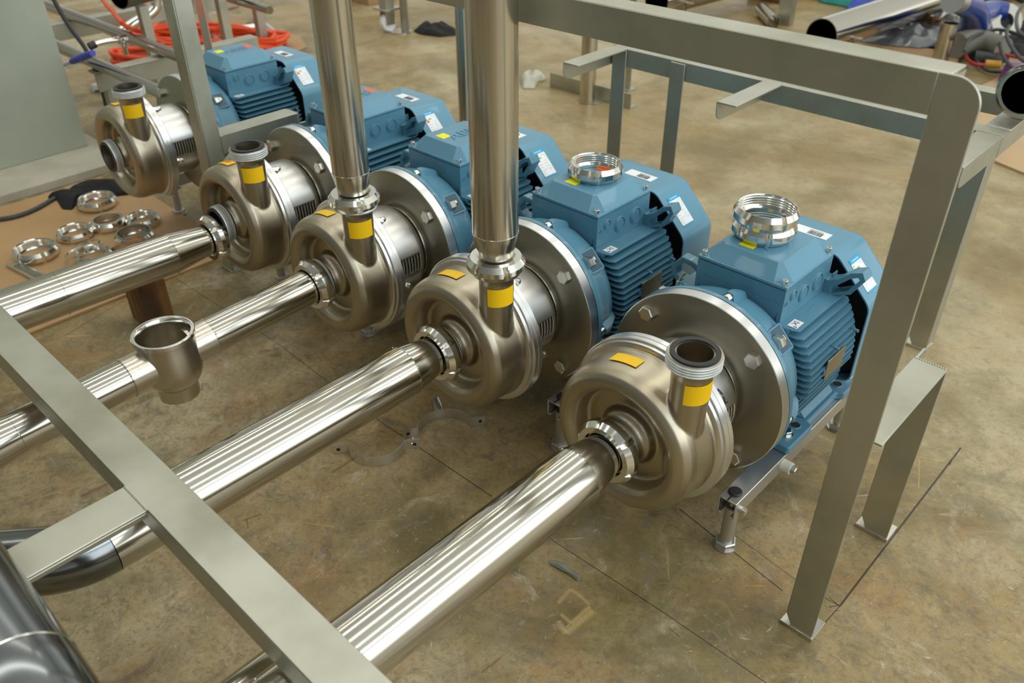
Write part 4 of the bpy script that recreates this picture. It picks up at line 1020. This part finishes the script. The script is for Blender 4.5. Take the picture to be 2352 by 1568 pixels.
# tube cart
ct = empty('tube_cart', px(480, 78)); tag(ct, 'small tubular steel cart with a chrome U tube hanging in it', 'cart')
O0 = Vector(ct.location)
def rel(v): return Vector(v)-O0
fa, fb, fc_ = px(482, 76, 2, .02), px(607, 58, 2, .02), px(630, 76, 2, .02)
for f in (fa, fb):
    b = MB(); b.cyl(rel(f), rel(f)+Vector((0, 0, .75)), .018, n=16); b.build('post', M['rim'], ct)
b = MB(); b.cyl(rel(fa), rel(fb), .018, n=16); b.build('bottom_rail', M['rim'], ct)
for f in (fa, fb):
    dd = (fc_-fb); b = MB(); b.cyl(rel(f)-dd, rel(f)+dd, .020, n=16); b.build('foot_bar', M['rim'], ct)
um = (fa+fb)/2; ud = (fb-fa).normalized(); cU = um+Vector((0, 0, .33))
b = MB(); b.path([rel(cU)+ud*(.16*math.cos(t))+Vector((0, 0, .16*math.sin(t))) for t in ring_arc(PI, 2*PI, 20)], .026, n=20)
b.build('u_tube', M['polish'], ct)
for s_ in (-1, 1):
    b = MB(); b.cyl(rel(cU)+ud*.16*s_, rel(cU)+ud*.16*s_+Vector((0, 0, .4)), .026, n=20); b.build('upright_tube', M['polish'], ct)
    b = MB(); b.cyl(rel(cU)+ud*.16*s_+Vector((0, 0, .02)), rel(cU)+ud*.16*s_+Vector((0, 0, .06)), .038, n=20); b.build('clamp_ring', M['polish'], ct)
b = MB(); nn = Vector((0.6, -.7, .1)).normalized(); b.cyl(rel(cU)+Vector((0, 0, -.17)), rel(cU)+Vector((0, 0, -.17))+nn*.05, .055, n=28); b.build('end_cap', M['rim'], ct)
b = MB(); b.cyl(rel(fa)+Vector((0, 0, .72)), rel(fb)+Vector((0, 0, .72)), .018, n=16); b.build('top_rail', M['rim'], ct)

# ------------------------------------------------------------------ middle background
ca = px(893, 72); tr = empty('workbench', (ca.x, ca.y, 0)); tag(tr, 'workbench leg with a white caster wheel at the top edge', 'bench')
b = MB(); b.box(-.03, .03, -.03, .03, .13, .9); b.build('leg', M['frame'], tr, bevel=.002)
b = MB(); b.box(-.055, .055, -.055, .055, .118, .130); b.build('caster_plate', M['bolt'], tr, bevel=.001)
b = MB(); b.box(-.028, -.024, -.03, .03, .04, .118); b.box(.024, .028, -.03, .03, .04, .118); b.box(-.028, .028, -.03, .03, .112, .118); b.build('caster_fork', M['bolt'], tr)
b = MB(); b.lathe([(.001, -.018), (.045, -.018), (.05, -.012), (.05, .012), (.045, .018), (.001, .018)], o=(0, 0, .05), axis='x', n=32); b.build('caster_wheel', M['white'], tr)
lg = px(932, 76); l2 = empty('angle_post', (lg.x, lg.y, 0)); tag(l2, 'steel angle post with a round foot plate beside the caster', 'post')
b = MB(); b.box(-.03, .03, -.003, .003, .004, .9); b.box(-.03, -.024, -.003, .05, .004, .9); b.build('angle', M['frame'], l2, bevel=.001)
b = MB(); b.cyl((-.04, 0, 0), (-.04, 0, .006), .06, n=28); b.build('foot_plate', M['bolt'], l2)
cloth('black_rag', [F(948, 72), F(975, 58), F(1010, 56), F(1046, 66), F(1052, 82), F(1010, 86), F(965, 80)], 0, .05, M['cloth'], 'black rag on the floor near the caster, beside an upright tube', 'cloth', 9)
b = MB(); tag(b.box(-.25, .25, -.12, .12, 0, .2).build('cardboard_box', M['card'], bevel=.004, smooth=False), 'brown box cut by the top edge above the upright pipes', 'box').location = px(825, -8, 2, 0)
pf = px(1074, 395)
o = empty('upright_tube', (pf.x, pf.y, 0)); tag(o, 'thin upright steel tube standing behind the motors, left of the thick upright pipe', 'tube')
b = MB(); rr0 = px(1068, 0, 1, pf.y).z; b.cyl((0, 0, .0), (0, 0, 1.3), .023, n=32); b.build('tube', M['pipe_v'], o)
b = MB(); b.cyl((0, 0, 0), (0, 0, .006), .05, n=32); b.build('foot_plate', M['bolt'], o)
pb = px(1348, 236); o = empty('tube_stand', (pb.x, pb.y, 0)); tag(o, 'upright steel tube on a flat steel foot bar in the background', 'stand')
b = MB(); b.cyl((0, 0, 0), (0, 0, .9), .034, n=32); b.build('tube', M['pipe_v'], o)
b = MB(); b.box(-.27, .19, .06, .066, 0, .065); b.box(.10, .19, .066, .11, 0, .006); b.box(-.05, .05, .0, .06, 0, .006); b.build('foot_bar', M['frame'], o, bevel=.001)
ps = px(1440, 205); b = MB(); b.box(-.018, .018, -.004, .004, 0, .8); b.box(-.03, .03, -.03, .03, 0, .006); o = b.build('thin_post', M['frame'], bevel=.001); o.location = (ps.x, ps.y, 0); tag(o, 'thin dark steel post beside the background tube stand', 'post')
g = [F(1196, 178), F(1212, 168), F(1224, 178), F(1236, 168), F(1254, 180), F(1250, 186), F(1236, 188), F(1228, 205), F(1200, 205)]
cloth('work_glove', g, 0, .045, M['glove'], 'crumpled off white work gloves on the floor beside the foot bar', 'glove', 12)
# loose half clamps on the floor
def half_clamp(c, a0, rot, label, stub=False, rr_=.060, hh=.024):
    o = empty('half_clamp', (c[0], c[1], 0), rot); tag(o, label, 'clamp', 'loose half clamps on the floor')
    pts = [(rr_*math.cos(t), rr_*math.sin(t)) for t in ring_arc(R(14), R(166), 28)]
    full = [(rr_+.032, .012), (rr_+.006, .012)]+pts+[(-rr_-.006, .012), (-rr_-.032, .012)]
    off = [(rr_+.032, .015), (rr_+.008, .015)]+[((rr_+.003)*math.cos(t), (rr_+.003)*math.sin(t)) for t in ring_arc(R(14), R(166), 28)]+[(-rr_-.008, .015), (-rr_-.032, .015)]
    b = MB(); n_ = len(full)
    V_ = [[b.bm.verts.new((p[0], p[1], z)) for p in L_] for L_ in (full, off) for z in (0.0005, hh)]
    for i in range(n_-1):
        for A, C in ((0, 1), (1, 3), (3, 2), (2, 0)): b.bm.faces.new((V_[A][i], V_[A][i+1], V_[C][i+1], V_[C][i]))
    for i in (0, n_-1): b.bm.faces.new((V_[0][i], V_[1][i], V_[3][i], V_[2][i]))
    b.build("clamp_band", M["rim"], o)
    for s_ in (-1, 1):
        b = MB(); b.cyl((s_*(rr_+.021), .0118, hh*.5), (s_*(rr_+.021), .0152, hh*.5), .0042, n=16); b.build('bolt_hole', M['dark'], o)
    if stub:
        b = MB(); b.prism([(-.010, 0), (.010, 0), (.010, .012), (.006, .016), (-.006, .016), (-.010, .012)], 'y', rr_+.002, rr_+.060); b.build('welded_stub', M['bolt'], o, bevel=.003)
    return o
a_, b_ = Vector(F(795, 1030)), Vector(F(938, 1020)); mid = (a_+b_)/2; an = math.atan2((b_-a_).y, (b_-a_).x)
half_clamp(mid, 0, an+PI, 'loose half clamp curving toward the camera, left one of the joined pair')
c_, d_ = Vector(F(950, 1012)), Vector(F(1097, 986)); mid = (c_+d_)/2; an = math.atan2((d_-c_).y, (d_-c_).x)
half_clamp(mid, 0, an, 'loose half clamp with a welded stub, right one of the joined pair', stub=True)
pj = px(944, 1016, 2, .012); b = MB(); dv_ = Vector((0.55, -.83, 0)); b.hexa(Vector((pj.x, pj.y, .012)), dv_, .0062, .006); b.cyl(Vector((pj.x, pj.y, .012))-dv_*.014, Vector((pj.x, pj.y, .012)), .003); tag(b.build('clamp_bolt', M['polish']), 'small hexagon bolt joining the two half clamps', 'bolt')
# wood block under the loose pipe
wp = px(345, 742); zz = .223
b = MB(); b.hull([Vector((x*.5, y*.5, z)) for x, y, z in ((-.085, -.075, 0), (.085, -.08, 0), (.08, .08, 0), (-.08, .08, 0), (-.075, -.08, zz-.01), (.08, -.075, zz), (.075, .08, zz), (-.08, .075, zz-.004))])
o = b.build('wooden_block', M['wood'], bevel=.003, smooth=False); o.location = (wp.x-.02, wp.y+.02, 0); tag(o, 'rough brown wooden block standing under the wide loose pipe', 'block')
# welding splinter on the floor
sp1 = px(1288, 1300); b = MB(); q1, q2 = px(1264, 1294), px(1330, 1330)
b.path(spline([q1+Vector((0, 0, .004)), q1.lerp(q2, .3)+Vector((.004, .003, .006)), q1.lerp(q2, .7)+Vector((-.002, 0, .006)), q2+Vector((0, 0, .004))], 6), lambda t: .0055-.0015*math.cos(t*9), n=7)
tag(b.build('tape_scrap', M['greyhose']), 'twisted grey scrap on the floor between the two nearest pipes', 'scrap')

# ------------------------------------------------------------------ right background
def bg_tube(label, a, b_, r, wall=.003, m_=M['pipe'], tab=True, up=(0, 0, 1)):
    a, b_ = Vector(a), Vector(b_); o = empty('large_steel_pipe', a); tag(o, label, 'pipe', 'large pipes lying in the background')
    b = MB(); b.tube((0, 0, 0), b_-a, r, wall, n=56); b.build('pipe_run', m_, o)
    if tab:
        d = (b_-a).normalized(); sd = d.cross(Vector((0, 0, 1))).normalized(); c0 = d*.16+sd*r*.92-Vector((0, 0, r*.2))
        b = MB(); q = frame_mtx(c0, sd, d); b.box(0, .05, -.012, .012, -.002, .002, q); b.build('sheet_tab', M['rim'], o)
        b = MB(); b.path(spline([c0+sd*.002, c0+sd*.01-Vector((0, 0, .03)), c0-d*.03+sd*.02-Vector((0, 0, .06))], 5), .003, n=6); b.build('wire_tie', M['cable'], o)
    return o
zP = .16
e0 = px(1886, 84, 2, zP); e1 = px(2215, -28, 2, zP); bg_tube('large bright steel pipe with an open dark end at the upper right', e0, e0+(e1-e0).normalized()*2.6, .082)
f0 = px(1508, 3, 2, zP); bg_tube('large steel pipe at the top edge above the high rail, its end open', f0, f0+(e1-e0).normalized()*2.2, .082)
for k, (b0, dr) in enumerate(((e0, (e1-e0).normalized()), (f0, (e1-e0).normalized()))):
    for t in (1.1, 2.0):
        c = b0+dr*t; b = MB(); b.box(-.12, .12, -.03, .03, 0, zP-.083); o = b.build('wooden_support', M['wood'], bevel=.002, smooth=False); o.location = (c.x, c.y, 0); o.rotation_euler[2] = math.atan2(dr.y, dr.x)+PI/2
        tag(o, ('wooden support under the large pipe at the upper right, %s its open end', 'wooden support under the large pipe at the top edge, %s its open end')[k] % ('nearer' if t < 1.5 else 'farther from'), 'block', 'wooden supports under the large pipes')
s0, s1 = px(1778, 48, 2, .045), px(1745, 15, 2, .045)
b = MB(); b.tube((0, 0, 0), (s1-s0).normalized()*.30, .038, .004, n=32); o = b.build('short_tube', M['pipe']); o.location = (s0.x, s0.y, .039); tag(o, 'short piece of tube lying on the floor near an angle post', 'tube')
lp = px(1797, 58); b = MB(); b.box(-.04, .04, -.003, .003, .0, 1.0); b.box(.034, .04, .003, .05, 0, 1.0); o = b.build('angle_post', M['frame'], bevel=.001); o.location = (lp.x, lp.y, 0); tag(o, 'flat steel post cut by the top edge beside the short tube', 'post')
wb = px(1838, -6); b = MB(); b.box(-.12, .12, -.12, .12, 0, .12); o = b.build('wooden_crate', M['board'], bevel=.003, smooth=False); o.location = (wb.x, wb.y+.1, 0); tag(o, 'corner of a wooden crate at the top edge', 'crate')
cloth('teal_sheet', [F(1868, -20), F(1900, -30), F(1985, -25), F(1975, 5), F(1955, 20), F(1880, 6)], 0, .10, M['teal'], 'teal green plastic sheet on the floor at the top edge', 'sheet', 21)
cloth('blue_tarpaulin', [F(1935, 34), F(1960, 8), F(1980, -18), F(2060, -25), F(2040, 10), F(1990, 28)], 0, .10, M['tarp'], 'blue tarpaulin behind the large open pipe', 'tarpaulin', 25)
slab('brown_floor_board', [F(1935, 88), F(2010, 95), F(2210, 130), F(2180, 170), F(2050, 150), F(1900, 115)], 0, .012, M['card'], 'brown board lying under the grey plastic film', 'board')
cloth('plastic_film', [F(1960, 100), F(2010, 70), F(2080, 40), F(2150, 10), F(2200, 30), F(2230, 80), F(2190, 110), F(2110, 118), F(2040, 112)], .012, .075, M['bag'], 'crumpled grey plastic film heap beneath the large open pipe', 'plastic film', 31, rough_=1.2)
ut = px(2155, 150); o = empty('short_upright_tube', (ut.x, ut.y, 0)); tag(o, 'short open steel tube standing upright at the upper right', 'tube')
b = MB(); b.tube((0, 0, .0), (0, 0, .20), .038, .003, n=44); b.build('tube', M['pipe_v'], o)
b = MB(); b.box(.03, .08, -.02, .02, 0, .012); b.build('foot_tab', M['polish'], o)
# blue valve body with flange
bv = empty('blue_valve', px(2240, 60, 2, .02)); tag(bv, 'blue painted valve body with a hexagon plug and a steel collar', 'valve'); O1 = Vector(bv.location)
def at2(x, y, z): return px(x, y, 2, z)-O1
b = MB(); b.path(spline([at2(2205, 5, .30), at2(2232, 20, .22), at2(2240, 50, .12), at2(2238, 62, .07)], 8), lambda t: .052+.028*t, n=32); b.build('body', M['blueunit'], bv)
b = MB(); b.path(spline([at2(2245, 35, .14), at2(2280, 25, .14), at2(2312, 26, .14)], 6), lambda t: .062-.018*t, n=28); b.build('branch', M['blueunit'], bv)
b = MB(); d = (Vector(CP)-px(2236, 62, 2, .08)); d.z *= .4; d.normalize(); b.hexa(at2(2237, 58, .09), d, .062, .05); b.build('hex_plug', M['blueunit'], bv, bevel=.003)
b = MB(); a, c = at2(2216, 8, .28), at2(2188, 2, .33); b.cyl(a, c, .046, .052); b.build('steel_collar', M['rim'], bv)
fm = empty('steel_flange', px(2312, 48, 2, .10)); tag(fm, 'bright round steel flange beside the blue valve', 'flange')
d = Vector((.75, -.55, .45)).normalized(); q = frame_mtx((0, 0, 0), Vector((0, 0, 1)).cross(d), d.cross(Vector((0, 0, 1)).cross(d)))
b = MB(); b.lathe([(.04, -.03), (.075, -.03), (.09, -.012), (.09, .004), (.04, .004)], axis='z', n=44, closed=True, mtx=q); b.build('disc', M['polish'], fm)
b = MB(); b.lathe([(.085, -.10), (.088, -.03), (.085, -.03), (.082, -.10)], axis='z', n=44, closed=True, mtx=q); b.build('hub', M['rim'], fm)
b = MB(); b.lathe([(.001, -.02), (.042, -.02)], axis='z', n=32, mtx=q); b.build('bore', M['dark'], fm)
# machine with cables
mc = cloth('dark_machine_cover', [F(2275, -40), F(2450, -60), F(2490, 30), F(2390, 30), F(2320, -5)], 0, .2, M['black'], 'dark machine at the upper right corner behind the cables', 'machine', 41, rough_=.4)
b = MB(); b.path(spline([px(x, y, 2, .07) for x, y in ((2195, 105), (2230, 96), (2270, 100), (2305, 112))], 6), lambda t: .062-.01*t, n=24); tag(b.build('grey_sleeve', M['greyhose']), 'fat grey fabric sleeve on the floor behind the upright tube', 'sleeve')
KB = [([(2215, 118), (2222, 95), (2250, 78), (2290, 68), (2330, 76), (2352, 86), (2400, 96)], .12, 'lowest'), ([(2235, 110), (2240, 135), (2262, 158), (2290, 165), (2330, 160)], .02, 'looping'),
      ([(2300, 70), (2296, 95), (2305, 130), (2330, 160), (2352, 172), (2400, 190)], .10, 'steep'), ([(2352, 10), (2338, 30), (2335, 55), (2345, 78), (2380, 95)], .2, 'outer'), ([(2318, 60), (2312, 80), (2325, 110), (2352, 140), (2400, 150)], .14, 'inner')]
for pts, z, nm in KB: cable('power_cable', [px(x, y, 2, z) for x, y in pts], .0085, M['cable'], '%s one of the black cables tangled at the upper right' % nm, 'cable', 'tangled black cables')
cable('red_cable', [px(x, y, 2, .03) for x, y in ((2262, 150), (2235, 146), (2218, 130), (2222, 108), (2245, 101), (2262, 112), (2262, 124))], .009, M['redhose'], 'red cable looped on the floor at the upper right', 'cable')
cable('red_cable', [px(x, y, 2, .05) for x, y in ((2285, 122), (2310, 126), (2352, 134), (2400, 140))], .008, M['redhose'], 'red cable running straight to the right edge', 'cable')
b = MB(); b.path(spline([px(x, y, 2, .03) for x, y in ((2238, 128), (2262, 130), (2290, 134), (2312, 134))], 5), lambda t: .026-.004*t, n=16); tag(b.build('torch_handle', M['cable']), 'thick black torch handle among the cables', 'torch')
b = MB(); b.cyl(px(2262, 146, 2, .03), px(2298, 149, 2, .03), .019, n=20); tag(b.build('amber_sleeve', M['cork']), 'amber plastic sleeve beside the torch handle', 'sleeve')
pu = px(2345, 152, 2, .08); b = MB(); b.cyl((0, 0, -.08), (0, 0, .0), .075, .065, n=32); o = b.build('purple_tub', M['purple'], bevel=.006); o.location = pu; tag(o, 'purple plastic tub at the right edge under the cables', 'tub')
cloth('dark_rags', [F(2270, 60), F(2420, 40), F(2440, 140), F(2330, 135), F(2290, 120)], 0, .07, M['cloth'], 'dark rags heaped behind the tangled cables', 'rags', 51)
slab('pale_board', [F(2252, 200), F(2302, 176), F(2440, 160), F(2470, 450), F(2297, 379), F(2215, 345)], 0, .008, M['board'], 'pale board on the floor at the right edge', 'board', bevel=.001)
# flanged pipe resting on the low frame
fp = px(2352, 217, 2, z2+.056); o = empty('flanged_pipe', (fp.x, fp.y, z2+.0605)); tag(o, 'open flanged pipe end resting on the low frame at the right edge', 'pipe')
b = MB(); b.lathe([(.047, .02), (.047, .001), (.049, 0), (.0535, 0), (.0545, .003), (.060, .0045), (.060, .013), (.054, .016), (.0505, .03), (.0505, 1.2), (.047, 1.2)], axis='y', n=64, closed=True); b.build('pipe_run', M['pipe'], o)
b = MB(); b.cyl((0, .5, 0), (0, .504, 0), .0468, n=48); b.build('added_dark_disc', M['dark'], o)  # dark disc added inside the pipe so its bore looks unlit


b = MB(); b.box(-2.512, -2.452, .46, .464, 0, 1.3); tag(b.build('flat_post', M['rim'], bevel=.001), 'flat grey post rising behind the farthest motor, beside the left frame post', 'post')

def local(p_, x, y, z): return Vector(p_.location)+Vector((x, y, z+H))
for p_, nm in ((pumps[0], 'nearest'), (pumps[2], 'middle')):
    o = empty('cable_tie', local(p_, -.135, .14, .098)); tag(o, 'pale cable tie looped through the lifting lug of the %s motor' % nm, 'cable tie', 'cable ties on the lifting lugs')
    b = MB(); b.path([Vector((.0, .014*math.cos(t), .012*math.sin(t))) for t in ring_arc(0, 2*PI, 16)], .0013, n=6, cap=False); b.build('loop', M['tie'], o)
    b = MB(); b.box(-.003, .003, -.018, -.012, -.008, .002); b.build('head', M['tie'], o)
